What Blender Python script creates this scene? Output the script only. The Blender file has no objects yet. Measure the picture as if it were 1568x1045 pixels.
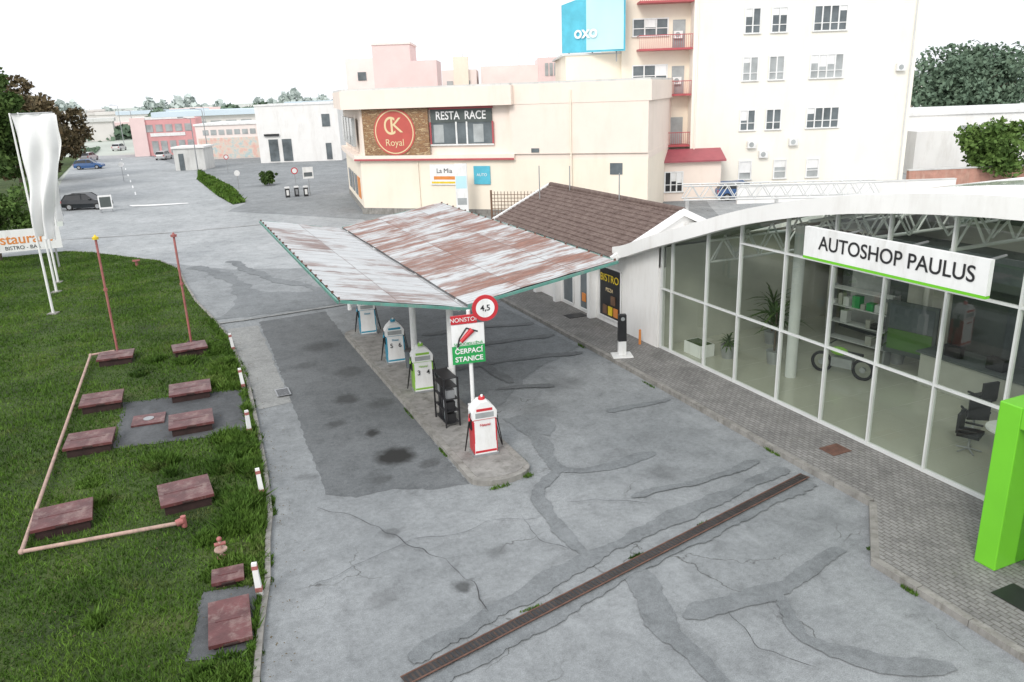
import bpy, bmesh, math, random
import numpy as np
from mathutils import Vector, Matrix, Euler
random.seed(7); rng=np.random.default_rng(7)
R=math.radians
COL=bpy.context.scene.collection

# ------------------------------------------------------------------ materials
def nodes_of(name):
    m=bpy.data.materials.new(name); m.use_nodes=True
    nt=m.node_tree; b=nt.nodes['Principled BSDF']
    return m,nt,b
def N(nt,t,**k):
    n=nt.nodes.new(t)
    for a,v in k.items(): setattr(n,a,v)
    return n
def coords(nt,scale=(1,1,1),rot=(0,0,0),src='Object'):
    tc=N(nt,'ShaderNodeTexCoord'); mp=N(nt,'ShaderNodeMapping')
    mp.inputs['Scale'].default_value=scale; mp.inputs['Rotation'].default_value=rot
    nt.links.new(tc.outputs[src],mp.inputs[0]); return mp.outputs[0]
def noise(nt,vec,scale,detail=4,rough=.55,dist=0):
    n=N(nt,'ShaderNodeTexNoise'); n.inputs['Scale'].default_value=scale
    n.inputs['Detail'].default_value=detail; n.inputs['Roughness'].default_value=rough
    n.inputs['Distortion'].default_value=dist
    nt.links.new(vec,n.inputs['Vector']); return n.outputs['Fac']
def ramp(nt,fac,stops):
    r=N(nt,'ShaderNodeValToRGB'); e=r.color_ramp.elements
    while len(e)<len(stops): e.new(0.5)
    for i,(p,c) in enumerate(stops):
        e[i].position=p; e[i].color=(c[0],c[1],c[2],1) if hasattr(c,'__len__') else (c,c,c,1)
    nt.links.new(fac,r.inputs[0]); return r.outputs[0]
def mix(nt,fac,a,b,mode='MIX'):
    m=N(nt,'ShaderNodeMix',data_type='RGBA',blend_type=mode)
    if isinstance(fac,(int,float)): m.inputs[0].default_value=fac
    else: nt.links.new(fac,m.inputs[0])
    for i,x in ((6,a),(7,b)):
        if hasattr(x,'links'): nt.links.new(x,m.inputs[i])
        else: m.inputs[i].default_value=(x[0],x[1],x[2],1)
    return m.outputs[2]
def mth(nt,op,a,b=None):
    n=N(nt,'ShaderNodeMath',operation=op)
    for i,x in enumerate((a,b)):
        if x is None: continue
        if isinstance(x,(int,float)): n.inputs[i].default_value=x
        else: nt.links.new(x,n.inputs[i])
    return n.outputs[0]
def bump(nt,b,h,strength=.3,dist=.02):
    n=N(nt,'ShaderNodeBump'); n.inputs['Strength'].default_value=strength; n.inputs['Distance'].default_value=dist
    nt.links.new(h,n.inputs['Height']); nt.links.new(n.outputs[0],b.inputs['Normal'])
def mat(name,c,rough=.6,var=.15,scale=2.0,metal=0,bmp=0,dirt=None):
    m,nt,b=nodes_of(name)
    v=coords(nt); f=noise(nt,v,scale,5,.6)
    lo=[x*(1-var) for x in c]; hi=[min(1,x*(1+var)) for x in c]
    col=ramp(nt,f,[(.3,lo),(.7,hi)])
    if dirt:
        f2=ramp(nt,noise(nt,coords(nt,(1,1,.25)),scale*1.7,6,.7),[(.5,0),(.75,1)])
        col=mix(nt,f2,col,dirt)
    nt.links.new(col,b.inputs['Base Color'])
    b.inputs['Roughness'].default_value=rough; b.inputs['Metallic'].default_value=metal
    if bmp: bump(nt,b,noise(nt,v,scale*12,3),bmp,.02)
    return m

def ground_mat(name,lo,hi,crack=0,stain=.6,spots=()):
    m,nt,b=nodes_of(name); v=coords(nt)
    big=noise(nt,v,.22,5,.6); mid=noise(nt,v,1.5,7,.75,.3); med=noise(nt,v,9,5,.75); fine=noise(nt,v,48,3,.75)
    col=ramp(nt,big,[(.3,lo),(.68,hi)])
    col=mix(nt,1.0,col,ramp(nt,mid,[(.3,.72),(.48,.96),(.7,1.14)]),'MULTIPLY')
    col=mix(nt,1.0,col,ramp(nt,med,[(.3,.80),(.5,1.0),(.72,1.16)]),'MULTIPLY')
    col=mix(nt,1.0,col,ramp(nt,fine,[(.25,.62),(.75,1.34)]),'MULTIPLY')
    st=ramp(nt,noise(nt,v,.6,4,.6,.8),[(.55,0),(.70,1)])
    col=mix(nt,mth(nt,'MULTIPLY',st,stain*.45),col,[x*.6 for x in lo])
    sc=ramp(nt,noise(nt,coords(nt,(1,.35,1),(0,0,.3)),1.1,6,.7),[(.56,0),(.72,.4)])
    col=mix(nt,sc,col,[min(.5,x*1.25) for x in hi])
    if spots:
        dn=N(nt,'ShaderNodeTexNoise'); dn.inputs['Scale'].default_value=3.0; dn.inputs['Detail'].default_value=6; nt.links.new(v,dn.inputs['Vector'])
        ad=N(nt,'ShaderNodeVectorMath',operation='MULTIPLY_ADD'); nt.links.new(dn.outputs['Color'],ad.inputs[0]); ad.inputs[1].default_value=(.5,.5,0); nt.links.new(v,ad.inputs[2])
        acc=None
        for (x,y,r,s) in spots:
            d=N(nt,'ShaderNodeVectorMath',operation='DISTANCE'); nt.links.new(ad.outputs[0],d.inputs[0]); d.inputs[1].default_value=(x+.25,y+.25,0)
            q=mth(nt,'MULTIPLY',mth(nt,'MAXIMUM',mth(nt,'SUBTRACT',1.0,mth(nt,'DIVIDE',d.outputs['Value'],r)),0.0),1.9)
            q=mth(nt,'MULTIPLY',mth(nt,'MINIMUM',q,1.0),s)
            acc=q if acc is None else mth(nt,'MAXIMUM',acc,q)
        col=mix(nt,acc,col,(.03,.03,.029))
    if crack:
        dn=N(nt,'ShaderNodeTexNoise'); dn.inputs['Scale'].default_value=1.3; dn.inputs['Detail'].default_value=7
        nt.links.new(v,dn.inputs['Vector'])
        ad=N(nt,'ShaderNodeVectorMath',operation='MULTIPLY_ADD'); nt.links.new(dn.outputs['Color'],ad.inputs[0])
        ad.inputs[1].default_value=(1.3,1.3,0); nt.links.new(v,ad.inputs[2])
        vo=N(nt,'ShaderNodeTexVoronoi',feature='DISTANCE_TO_EDGE'); vo.inputs['Scale'].default_value=.26
        nt.links.new(ad.outputs[0],vo.inputs['Vector'])
        ck=ramp(nt,vo.outputs['Distance'],[(.0,crack),(.0035,0)])
        mk=ramp(nt,noise(nt,v,.4,2),[(.50,0),(.60,1)])
        col=mix(nt,mth(nt,'MULTIPLY',ck,mk),col,(.06,.06,.055))
    nt.links.new(col,b.inputs['Base Color']); b.inputs['Roughness'].default_value=.85
    b.inputs['Specular IOR Level'].default_value=.3
    bump(nt,b,fine,.35,.01)
    return m

M={}
M['asphalt']=ground_mat('worn_asphalt',(.21,.224,.231),(.30,.315,.322),crack=.85,
    spots=[(4.15,12.3,.28,.7),(3.4,14.8,.25,.35),(9.2,19.4,.8,.25),(2.6,12.6,.35,.3),(10.2,14.4,.5,.25),(5.2,13.1,.3,.3),(11.0,21.0,.7,.25),(2.2,18.4,.3,.35)])
M['asph_dark']=ground_mat('dark_asphalt',(.128,.137,.142),(.18,.19,.195),stain=.6,
    spots=[(4.55,18.4,.68,1.0),(4.4,20.1,.3,.9),(4.3,23.1,.5,.6),(3.6,21.3,.35,.45),(5.0,25.6,.7,.45),(4.7,29,.8,.45),(3.8,27,.5,.35),(5.2,22.2,.5,.4),(3.9,17.3,.35,.4),(5.2,17.6,.3,.45)])
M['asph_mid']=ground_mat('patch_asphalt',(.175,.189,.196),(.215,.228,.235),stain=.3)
M['asph_light']=ground_mat('light_concrete_patch',(.26,.265,.26),(.34,.345,.335),crack=.5)
M['road_far']=ground_mat('road_asphalt',(.32,.337,.345),(.43,.447,.455),stain=.4)
M['oil']=mat('oil_stain',(.03,.03,.03),.4,.3,3)
M['kerb']=mat('kerb_concrete',(.27,.26,.24),.9,.25,3,bmp=.3,dirt=(.14,.13,.11))
M['island']=mat('island_concrete',(.27,.26,.245),.9,.25,2.5,bmp=.3,dirt=(.12,.115,.1))
M['padc']=ground_mat('tank_pad_concrete',(.07,.075,.08),(.15,.155,.16),crack=.8)
M['white']=mat('white_render',(.84,.83,.81),.8,.04,.6,dirt=(.72,.70,.67))
M['whitep']=mat('white_paint',(.82,.82,.81),.45,.06,1.5,dirt=(.66,.65,.62))
M['frame']=mat('aluminium_frame',(.66,.67,.66),.4,.06,1.5)
M['ivory']=mat('ivory_render',(.90,.86,.77),.85,.03,.3,dirt=(.84,.79,.69))  # ivory, cream and peach are paled to stand in for distance haze
M['cream']=mat('cream_render',(.88,.79,.66),.85,.04,.4,dirt=(.82,.73,.60))
M['peach']=mat('peach_render',(.88,.76,.67),.85,.04,.4,dirt=(.82,.70,.60))
M['pinkw']=mat('pink_wall',(.80,.62,.60),.85,.06,.5)
M['pinkl']=mat('pale_pink_wall',(.84,.74,.70),.85,.06,.5)
M['redb']=mat('red_building',(.68,.34,.34),.8,.12,.4)
M['redtrim']=mat('red_trim',(.45,.09,.10),.5,.1,2)
M['redroof']=mat('red_sheet_roof',(.36,.09,.11),.5,.15,1)
M['glassd']=mat('window_glass_dark',(.13,.15,.16),.12,.4,.6)
M['carglass']=mat('car_glass',(.02,.022,.025),.08,.2,.6)
M['glassl']=mat('window_glass_pale',(.38,.40,.40),.12,.3,.6)
M['steel']=mat('grey_steel',(.36,.37,.38),.4,.1,3,metal=.4)
M['black']=mat('black_plastic',(.02,.02,.022),.45,.2,3)
M['rubber']=mat('rubber',(.015,.015,.015),.8,.2,3)
M['red']=mat('red_paint',(.55,.03,.04),.4,.1,3)
M['redp']=mat('faded_red_pipe_paint',(.38,.13,.12),.6,.25,4,dirt=(.28,.19,.15))
M['pinkp']=mat('faded_pink_pipe_paint',(.46,.31,.26),.7,.2,5,dirt=(.27,.22,.17))
M['green']=mat('bright_green_paint',(.17,.56,.03),.3,.05,1)
M['greens']=mat('sign_green',(.02,.33,.08),.4,.08,3)
M['teal']=mat('teal_gutter',(.10,.28,.23),.5,.2,3,dirt=(.25,.28,.25))
M['blue']=mat('pump_blue',(.03,.28,.42),.4,.1,3)
M['limep']=mat('pump_green',(.25,.5,.06),.4,.1,3)
M['yellow']=mat('yellow_paint',(.75,.55,.03),.5,.1,3)
M['orange']=mat('orange_paint',(.7,.25,.06),.5,.1,3)
M['rustlid']=mat('rusty_hatch_top',(.115,.038,.038),.45,.4,2.2,bmp=.3,dirt=(.27,.19,.17))
M['rustside']=mat('rusty_hatch_side',(.04,.02,.018),.8,.3,4)
M['rustplate']=mat('rust_plate',(.14,.07,.05),.8,.3,6,dirt=(.08,.05,.04))
M['cloth']=mat('flag_cloth',(.84,.84,.84),.8,.05,1)
M['bark']=mat('bark',(.09,.07,.05),.9,.3,5)
M['floor']=mat('showroom_floor',(.44,.44,.37),.16,.05,.5)
M['inwall']=mat('interior_wall',(.45,.45,.40),.8,.12,.5)
M['inceil']=mat('interior_ceiling',(.26,.28,.25),.8,.15,.5)
M['dkpanel']=mat('interior_dark_panel',(.085,.10,.095),.6,.2,.8)
M['wood']=mat('brown_wood',(.16,.09,.055),.7,.25,4)
M['carblk']=mat('car_paint_dark',(.015,.018,.022),.25,.1,1)
M['carblu']=mat('car_paint_blue',(.04,.10,.24),.25,.1,1)
M['cargrn']=mat('car_paint_green',(.10,.20,.06),.25,.1,1)
M['carwht']=mat('car_paint_silver',(.5,.5,.5),.25,.1,1)
M['bluesign']=mat('blue_sign',(.10,.48,.62),.5,.15,1)
M['greyroof']=mat('flat_roof_sheet',(.64,.64,.62),.8,.08,.5,dirt=(.48,.48,.46))
M['blueroof']=mat('pale_blue_roof',(.56,.65,.72),.6,.06,.05)
M['brick']=mat('brick_red_wall',(.50,.27,.21),.9,.2,1.5,dirt=(.55,.38,.30))
M['haze']=mat('haze_paled_foliage',(.50,.56,.53),1,.2,.06)  # aerial haze mixed into the foliage colour
M['haze2']=mat('haze_paled_walls',(.70,.67,.64),1,.2,.03)  # far walls and roofs, haze mixed into the colour
M['grate']=mat('drain_grate',(.045,.035,.03),.7,.5,6,dirt=(.10,.055,.04))
M['tan']=mat('tan_lettering',(.75,.6,.35),.6,.05,2)
M['logored']=mat('logo_red',(.52,.10,.08),.5,.08,1)
M['palecyan']=mat('faded_cyan_print',(.50,.75,.80),.6,.08,.3)
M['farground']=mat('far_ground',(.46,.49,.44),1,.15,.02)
def m_grassground():
    m,nt,b=nodes_of('grass_soil'); v=coords(nt)
    c=ramp(nt,noise(nt,v,.5,5,.65),[(.3,(.03,.05,.012)),(.55,(.06,.10,.02)),(.75,(.11,.12,.04))])
    c2=ramp(nt,noise(nt,v,14,4,.7),[(.3,.5),(.7,1.35)])
    nt.links.new(mix(nt,1.0,c,c2,'MULTIPLY'),b.inputs['Base Color']); b.inputs['Roughness'].default_value=1
    bump(nt,b,noise(nt,v,20,4),.8,.06); return m
M['soil']=m_grassground()
def m_blade(name='grass_blade',k=1):
    m,nt,b=nodes_of(name); v=coords(nt)
    c=ramp(nt,noise(nt,v,.3,6,.75,.6),[(.30,(.03*k,.065*k,.010)),(.46,(.07*k,.145*k,.018)),(.58,(.105*k,.195*k,.026)),(.74,(.17*k,.235*k,.05))])
    c2=ramp(nt,noise(nt,v,6,3,.7),[(.3,.5),(.7,1.3)])
    c=mix(nt,1.0,c,c2,'MULTIPLY')
    dry=ramp(nt,noise(nt,v,.9,4,.7),[(.57,0),(.73,.6)])
    nt.links.new(mix(nt,dry,c,(.19,.185,.08)),b.inputs['Base Color']); b.inputs['Roughness'].default_value=.7
    b.inputs['Specular IOR Level'].default_value=.2
    return m
M['blade']=m_blade(); M['weed']=m_blade('weed_leaf',.9)
def m_leaf(name,a,bb,cc):
    m,nt,b=nodes_of(name); v=coords(nt)
    c=ramp(nt,noise(nt,v,.9,4,.7),[(.3,a),(.5,bb),(.72,cc)])
    nt.links.new(c,b.inputs['Base Color']); b.inputs['Roughness'].default_value=.7; b.inputs['Specular IOR Level'].default_value=.2
    return m
M['leaf']=m_leaf('leaf_green',(.03,.06,.015),(.06,.105,.025),(.10,.15,.04))
M['leafl']=m_leaf('leaf_fresh',(.05,.10,.025),(.10,.17,.04),(.15,.23,.06))
M['leafb']=m_leaf('leaf_autumn',(.07,.06,.035),(.12,.095,.05),(.19,.13,.07))
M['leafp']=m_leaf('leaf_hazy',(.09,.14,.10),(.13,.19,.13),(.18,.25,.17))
def m_pavers():
    m,nt,b=nodes_of('concrete_pavers'); v=coords(nt,(1,1,1),(0,0,R(90)))
    br=N(nt,'ShaderNodeTexBrick'); nt.links.new(v,br.inputs['Vector'])
    br.inputs['Color1'].default_value=(.205,.20,.195,1); br.inputs['Color2'].default_value=(.265,.258,.25,1)
    br.inputs['Mortar'].default_value=(.12,.115,.10,1); br.inputs['Scale'].default_value=1
    br.inputs['Brick Width'].default_value=.20; br.inputs['Row Height'].default_value=.105; br.inputs['Mortar Size'].default_value=.010
    c2=ramp(nt,noise(nt,v,1.0,6,.75),[(.3,.68),(.5,.98),(.7,1.18)])
    c3=ramp(nt,noise(nt,v,30,3,.7),[(.3,.8),(.7,1.2)])
    c=mix(nt,1.0,br.outputs['Color'],c2,'MULTIPLY'); c=mix(nt,1.0,c,c3,'MULTIPLY')
    moss=ramp(nt,noise(nt,v,2.3,4,.7),[(.63,0),(.76,.45)])
    nt.links.new(mix(nt,moss,c,(.12,.13,.08)),b.inputs['Base Color']); b.inputs['Roughness'].default_value=.85
    return m
M['pavers']=m_pavers()
def m_canopy(name,t,tone,sheetk):
    m,nt,b=nodes_of(name)
    v=coords(nt,(.40,2.2,1)); v2=coords(nt,(.9,1.1,1)); v3=coords(nt,(.22,7,1)); vv=coords(nt)
    f=noise(nt,v,1.6,8,.75,.3); f2=noise(nt,v2,.55,4,.6); f3=noise(nt,v3,3,5,.75)
    base=ramp(nt,f3,[(.3,(.36,.365,.365)),(.5,(.52,.535,.54)),(.72,(.68,.69,.69))])
    # each corrugated sheet weathers differently
    sp=N(nt,'ShaderNodeSeparateXYZ'); nt.links.new(vv,sp.inputs[0])
    cx=mth(nt,'FLOOR',mth(nt,'DIVIDE',sp.outputs[0],1.75)); cy=mth(nt,'FLOOR',mth(nt,'DIVIDE',sp.outputs[1],.78))
    cb=N(nt,'ShaderNodeCombineXYZ'); nt.links.new(cx,cb.inputs[0]); nt.links.new(cy,cb.inputs[1])
    wn=N(nt,'ShaderNodeTexWhiteNoise'); wn.noise_dimensions='3D'; nt.links.new(cb.outputs[0],wn.inputs['Vector'])
    s=mth(nt,'ADD',f,mth(nt,'MULTIPLY',f2,.75)); s=mth(nt,'ADD',s,mth(nt,'MULTIPLY',mth(nt,'SUBTRACT',wn.outputs['Value'],.5),sheetk))
    s=mth(nt,'ADD',s,mth(nt,'MULTIPLY',mth(nt,'SUBTRACT',f3,.5),.35))
    s=mth(nt,'MULTIPLY',s,.6); t=t*.6
    k=ramp(nt,s,[(t,0),(t+.05,.7),(t+.12,1)])
    rc=ramp(nt,noise(nt,v,5,5,.8),[(.3,[x*.5 for x in tone]),(.52,tone),(.78,[min(1,x*1.55+.03) for x in tone])])
    col=mix(nt,k,base,rc)
    def lines(out,per,w): return mth(nt,'LESS_THAN',mth(nt,'FRACT',mth(nt,'DIVIDE',out,per)),w)
    l1=lines(sp.outputs[1],.78,.06); l2=lines(sp.outputs[0],1.75,.02)
    col=mix(nt,mth(nt,'MULTIPLY',mth(nt,'MAXIMUM',l1,l2),.55),col,(.13,.09,.08))
    nt.links.new(col,b.inputs['Base Color']); b.inputs['Roughness'].default_value=.65
    bump(nt,b,f3,.4,.03)
    return m
M['canL']=m_canopy('weathered_sheet_left',.90,(.25,.175,.155),.16)
M['canR']=m_canopy('rusty_sheet_right',.80,(.25,.12,.085),.16)
def m_tile():
    m,nt,b=nodes_of('brown_roof_tiles'); v=coords(nt)
    c=ramp(nt,noise(nt,v,3.5,4,.8),[(.3,(.085,.055,.045)),(.5,(.145,.10,.085)),(.75,(.22,.17,.145))])
    nt.links.new(c,b.inputs['Base Color']); b.inputs['Roughness'].default_value=.8; return m
M['tile']=m_tile()
def m_glass():
    m=bpy.data.materials.new('showroom_glass'); m.use_nodes=True; nt=m.node_tree; nt.nodes.clear()
    t=N(nt,'ShaderNodeBsdfTransparent'); t.inputs[0].default_value=(.84,.88,.83,1)
    g=N(nt,'ShaderNodeBsdfGlossy'); g.inputs['Roughness'].default_value=.02; g.inputs[0].default_value=(.9,.92,.92,1)
    lw=N(nt,'ShaderNodeLayerWeight'); lw.inputs[0].default_value=.5
    f=mth(nt,'ADD',mth(nt,'MULTIPLY',mth(nt,'POWER',lw.outputs['Facing'],4.0),.5),.07)
    mx=N(nt,'ShaderNodeMixShader'); o=N(nt,'ShaderNodeOutputMaterial')
    nt.links.new(f,mx.inputs[0]); nt.links.new(t.outputs[0],mx.inputs[1]); nt.links.new(g.outputs[0],mx.inputs[2]); nt.links.new(mx.outputs[0],o.inputs[0])
    return m
M['glass']=m_glass()
def m_logo():
    m,nt,b=nodes_of('wood_billboard'); v=coords(nt,(1.2,1,5)); 
    c=ramp(nt,noise(nt,v,.8,5,.7,3),[(.3,(.10,.05,.03)),(.42,(.38,.22,.10)),(.52,(.15,.07,.04)),(.6,(.62,.46,.26)),(.72,(.35,.22,.12))])
    nt.links.new(c,b.inputs['Base Color']); return m
M['board']=m_logo()

# ------------------------------------------------------------------ mesh builder
class MB:
    def __init__(s,name): s.name=name; s.v=[]; s.f=[]; s.mi=[]; s.mats=[]; s.sm=[]
    def _m(s,k):
        if k not in s.mats: s.mats.append(k)
        return s.mats.index(k)
    def add(s,vs,fs,k,T=None,smooth=False):
        o=len(s.v); i=s._m(k)
        for p in vs:
            p=Vector(p)
            if T is not None: p=T@p
            s.v.append(tuple(p))
        for f in fs: s.f.append([o+q for q in f]); s.mi.append(i); s.sm.append(smooth)
    def box(s,x0,x1,y0,y1,z0,z1,k,T=None,taper=0):
        t=taper
        vs=[(x0,y0,z0),(x1,y0,z0),(x1,y1,z0),(x0,y1,z0),(x0+t,y0+t,z1),(x1-t,y0+t,z1),(x1-t,y1-t,z1),(x0+t,y1-t,z1)]
        s.add(vs,[(0,3,2,1),(4,5,6,7),(0,1,5,4),(1,2,6,5),(2,3,7,6),(3,0,4,7)],k,T)
    def cyl(s,p0,p1,r0,r1,k,n=12,cap=True,smooth=True):
        p0=Vector(p0);p1=Vector(p1);d=(p1-p0).normalized()
        a=Vector((0,0,1)) if abs(d.z)<.9 else Vector((1,0,0)); u=d.cross(a).normalized(); w=d.cross(u)
        vs=[]
        for pp,r in ((p0,r0),(p1,r1)):
            for i in range(n):
                c,q=math.cos(2*math.pi*i/n),math.sin(2*math.pi*i/n); vs.append(pp+(u*c+w*q)*r)
        s.add(vs,[(i,(i+1)%n,n+(i+1)%n,n+i) for i in range(n)],k,smooth=smooth)
        if cap: s.add(vs,[tuple(range(n)),tuple(range(2*n-1,n-1,-1))],k)
    def tube(s,pts,r,k,n=8):
        for a,b in zip(pts[:-1],pts[1:]): s.cyl(a,b,r,r,k,n)
    def sphere(s,c,r,k,n=12,sz=(1,1,1)):
        vs=[];m=n//2
        for j in range(m+1):
            th=math.pi*j/m
            for i in range(n):
                ph=2*math.pi*i/n
                vs.append((c[0]+r*sz[0]*math.sin(th)*math.cos(ph),c[1]+r*sz[1]*math.sin(th)*math.sin(ph),c[2]+r*sz[2]*math.cos(th)))
        s.add(vs,[(j*n+i,(j+1)*n+i,(j+1)*n+(i+1)%n,j*n+(i+1)%n) for j in range(m) for i in range(n)],k,smooth=True)
    def prism(s,pts,z0,z1,k,side=None):
        n=len(pts); vs=[(x,y,z0) for x,y in pts]+[(x,y,z1) for x,y in pts]
        s.add(vs,[tuple(range(n,2*n))],k)
        s.add(vs,[(i,(i+1)%n,n+(i+1)%n,n+i) for i in range(n)],side or k)
    def hexa(s,vs,k):
        s.add(vs,[(0,1,2,3),(7,6,5,4),(3,2,6,7),(0,4,5,1),(0,3,7,4),(1,5,6,2)],k)
    def build(s,loc=(0,0,0),rz=0,parent=None,bevel=0):
        me=bpy.data.meshes.new(s.name); me.from_pydata(s.v,[],s.f)
        for k in s.mats: me.materials.append(M[k])
        me.polygons.foreach_set('material_index',s.mi); me.polygons.foreach_set('use_smooth',s.sm)
        me.update()
        bm=bmesh.new(); bm.from_mesh(me); bmesh.ops.recalc_face_normals(bm,faces=bm.faces); bm.to_mesh(me); bm.free()
        ob=bpy.data.objects.new(s.name,me); COL.objects.link(ob); ob.location=loc; ob.rotation_euler=(0,0,rz)
        if parent: ob.parent=parent
        if bevel:
            b=ob.modifiers.new('b','BEVEL'); b.width=bevel; b.segments=2; b.limit_method='ANGLE'; b.angle_limit=R(40)
        return ob
def empty(name,loc=(0,0,0),rz=0):
    e=bpy.data.objects.new(name,None); COL.objects.link(e); e.location=loc; e.rotation_euler=(0,0,rz); e.empty_display_size=.3; return e
def text(body,size,loc,ang,k,parent=None,name='lettering',bold=0,sx=1,tilt=90):
    c=bpy.data.curves.new(name,'FONT'); c.body=body; c.size=size; c.align_x='CENTER'; c.align_y='CENTER'; c.extrude=.004; c.offset=bold
    c.materials.append(M[k]); o=bpy.data.objects.new(name,c); COL.objects.link(o)
    o.location=loc; o.rotation_euler=(R(tilt),0,ang); o.scale=(sx,1,1)
    if parent: o.parent=parent
    return o

# ------------------------------------------------------------------ ground
def jitter(pts,step=.35,amp=.07,closed=True):
    out=[];n=len(pts)
    for i in range(n if closed else n-1):
        a=Vector(pts[i]);b=Vector(pts[(i+1)%n]);L=(b-a).length;m=max(1,int(L/step))
        for j in range(m):
            p=a.lerp(b,j/m); out.append((p.x+random.uniform(-amp,amp),p.y+random.uniform(-amp,amp)))
    if not closed: out.append(tuple(pts[-1]))
    return out
def sheet(name,pts,z,k,parent=None,j=0,step=.35):
    if j: pts=jitter(pts,step,j)
    me=bpy.data.meshes.new(name); bm=bmesh.new()
    vs=[bm.verts.new((x,y,z)) for x,y in pts]; f=bm.faces.new(vs); f.normal_update()
    if f.normal.z<0: f.normal_flip()
    bmesh.ops.triangulate(bm,faces=[f]); bm.to_mesh(me); bm.free(); me.materials.append(M[k])
    o=bpy.data.objects.new(name,me); COL.objects.link(o)
    if parent:o.parent=parent
    return o
def band(name,pts,w,z,k,parent=None,amp=.05,vary=.35):
    P=[Vector(p) for p in pts]; Q=[]
    for i in range(len(P)-1):
        p0=P[max(i-1,0)];p1=P[i];p2=P[i+1];p3=P[min(i+2,len(P)-1)]
        m=max(3,int((p2-p1).length/.1))
        for j in range(m):
            t=j/m; Q.append(.5*((2*p1)+(p2-p0)*t+(2*p0-5*p1+4*p2-p3)*t*t+(3*p1-p0-3*p2+p3)*t**3))
    Q.append(P[-1]); vs=[];fs=[];ph=random.uniform(0,6);ph2=random.uniform(0,6)
    for i,q in enumerate(Q):
        d=(Q[min(i+1,len(Q)-1)]-Q[max(i-1,0)]).normalized(); n=Vector((-d.y,d.x))
        e=min(1,.35+.2*min(i,len(Q)-1-i)); s1=1+vary*math.sin(i*.19+ph)+vary*.5*math.sin(i*.53+ph2); s2=1+vary*math.sin(i*.15+ph2)+vary*.5*math.sin(i*.47+ph)
        a=q+n*(w/2*e*s1+random.uniform(-amp,amp)*.6); c=q-n*(w/2*e*s2+random.uniform(-amp,amp)*.6)
        vs+= [(a.x,a.y,z),(c.x,c.y,z)]
        if i: fs.append((2*i-2,2*i-1,2*i+1,2*i))
    b=MB(name); b.add(vs,fs,k); return b.build(parent=parent)

sheet('ground',[(-2500,-300),(2500,-300),(2500,3500),(-2500,3500)],-.02,'farground')
sheet('forecourt_asphalt',[(-9,-10),(110,-10),(110,70),(60,90),(30,135),(-2,170),(-12.5,174),(-12.1,140),(-11.1,110),(-7.5,72),(-13,66),(-60,66),(-60,58.6),(-9,58.6)],0,'asphalt')
road=empty('road_markings_and_patches')
Z=[.003]
def nz():
    Z[0]+=.0013; return Z[0]
sheet('street',[(-60,58.5),(-6,58.5),(-3,55),(.3,49.5),(3,46),(9,43),(14,40),(14,60),(5,72),(7,76.7),(7.1,103),(5,120),(-2,170),(-12.3,174),(-12.1,140),(-11.1,110),(-7.4,72),(-13,66),(-60,66)],nz(),'road_far',road,.1,1.5)
sheet('rear_yard',[(22,30),(110,30),(110,70),(60,85),(36,45)],nz(),'road_far',road,.1,3)
sheet('dark_lane',[(3.0,33.9),(5.85,34.1),(5.75,28),(5.75,20),(5.7,16.1),(4.9,16.2),(4.0,16.7),(3.1,16.7),(2.5,17.2),(2.6,20.3),(2.75,24.1),(2.9,29)],nz(),'asph_dark',road,.035,.15)
sheet('light_strip',[(1.65,33.4),(2.9,33.4),(2.72,23.7),(1.7,23.6)],nz(),'asph_light',road,.05)
sheet('shade_patch',[(7.4,33),(12.8,33),(13.1,27),(13.1,24),(10.5,22.5),(8.6,20.5),(7.4,19.5)],nz(),'asph_mid',road,.07,.2)  # darker sheet laid as painted canopy shade below the right wing
sheet('north_patch',[(1.2,35.2),(2.6,35.0),(8,35.1),(8,37),(4.5,39),(3,41),(2.0,36.4)],nz(),'asph_mid',road,.12)
band('repair_band',[(1.0,48.2),(2.2,45.5),(2.9,42.2),(3.0,38),(2.6,35.3)],.8,nz(),'asph_mid',road,.08)
band('repair_band',[(3.1,48.8),(4.6,42.5),(6.2,39.2),(6.4,36)],.6,nz(),'asph_mid',road,.08)
k='asph_mid'
band('repair_band',[(8.4,18.9),(8.25,17.1),(8.0,15.9),(8.6,15.3),(9.4,15.25),(10.6,15.45)],.36,nz(),k,road)
sheet('repair_patch',[(8.0,19.3),(9.1,19.2),(9.2,18.2),(8.7,17.6),(8.1,18.0)],nz(),k,road,.05,.12)
band('repair_band',[(10.9,18.3),(13.05,18.2)],.34,nz(),k,road)
band('repair_band',[(8.2,15.8),(7.0,15.0),(6.8,13.5),(6.7,12.2)],.32,nz(),k,road)
band('repair_band',[(7.35,11.3),(7.2,10.6),(6.9,9.8),(6.85,8.8),(6.9,7.6)],.46,nz(),k,road)
band('repair_band',[(7.3,9.6),(9.3,9.55),(10.4,9.75),(11.4,9.9)],.38,nz(),k,road)
band('repair_band',[(9.3,9.5),(9.0,8.9),(8.8,8.3),(9.1,7.6),(9.9,6.9),(10.4,6.7)],.34,nz(),k,road)
band('repair_band',[(2.6,10.7),(5.9,11.75),(9.9,12.65),(12.9,13.1)],.42,nz(),k,road,.06,.3)
band('repair_band',[(2.8,10.0),(5.9,10.9),(9.9,11.8),(12.9,12.25)],.36,nz(),k,road,.06,.3)
band('repair_band',[(8.8,13.7),(10.8,13.6),(12.6,13.8)],.24,nz(),k,road)
for i,(a,b_,w) in enumerate([((8,24.0),(12.9,23.4),.3),((9.2,25.9),(13.0,25.8),.35),((8.5,28.4),(13,27.6),.35),((8.7,21.5),(10.5,20.9),.3),((9.3,25.5),(9.4,21.8),.35)]):
    band('repair_band',[a,((a[0]+b_[0])/2,(a[1]+b_[1])/2+.15),b_],w,nz(),'asph_dark' ,road)
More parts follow.
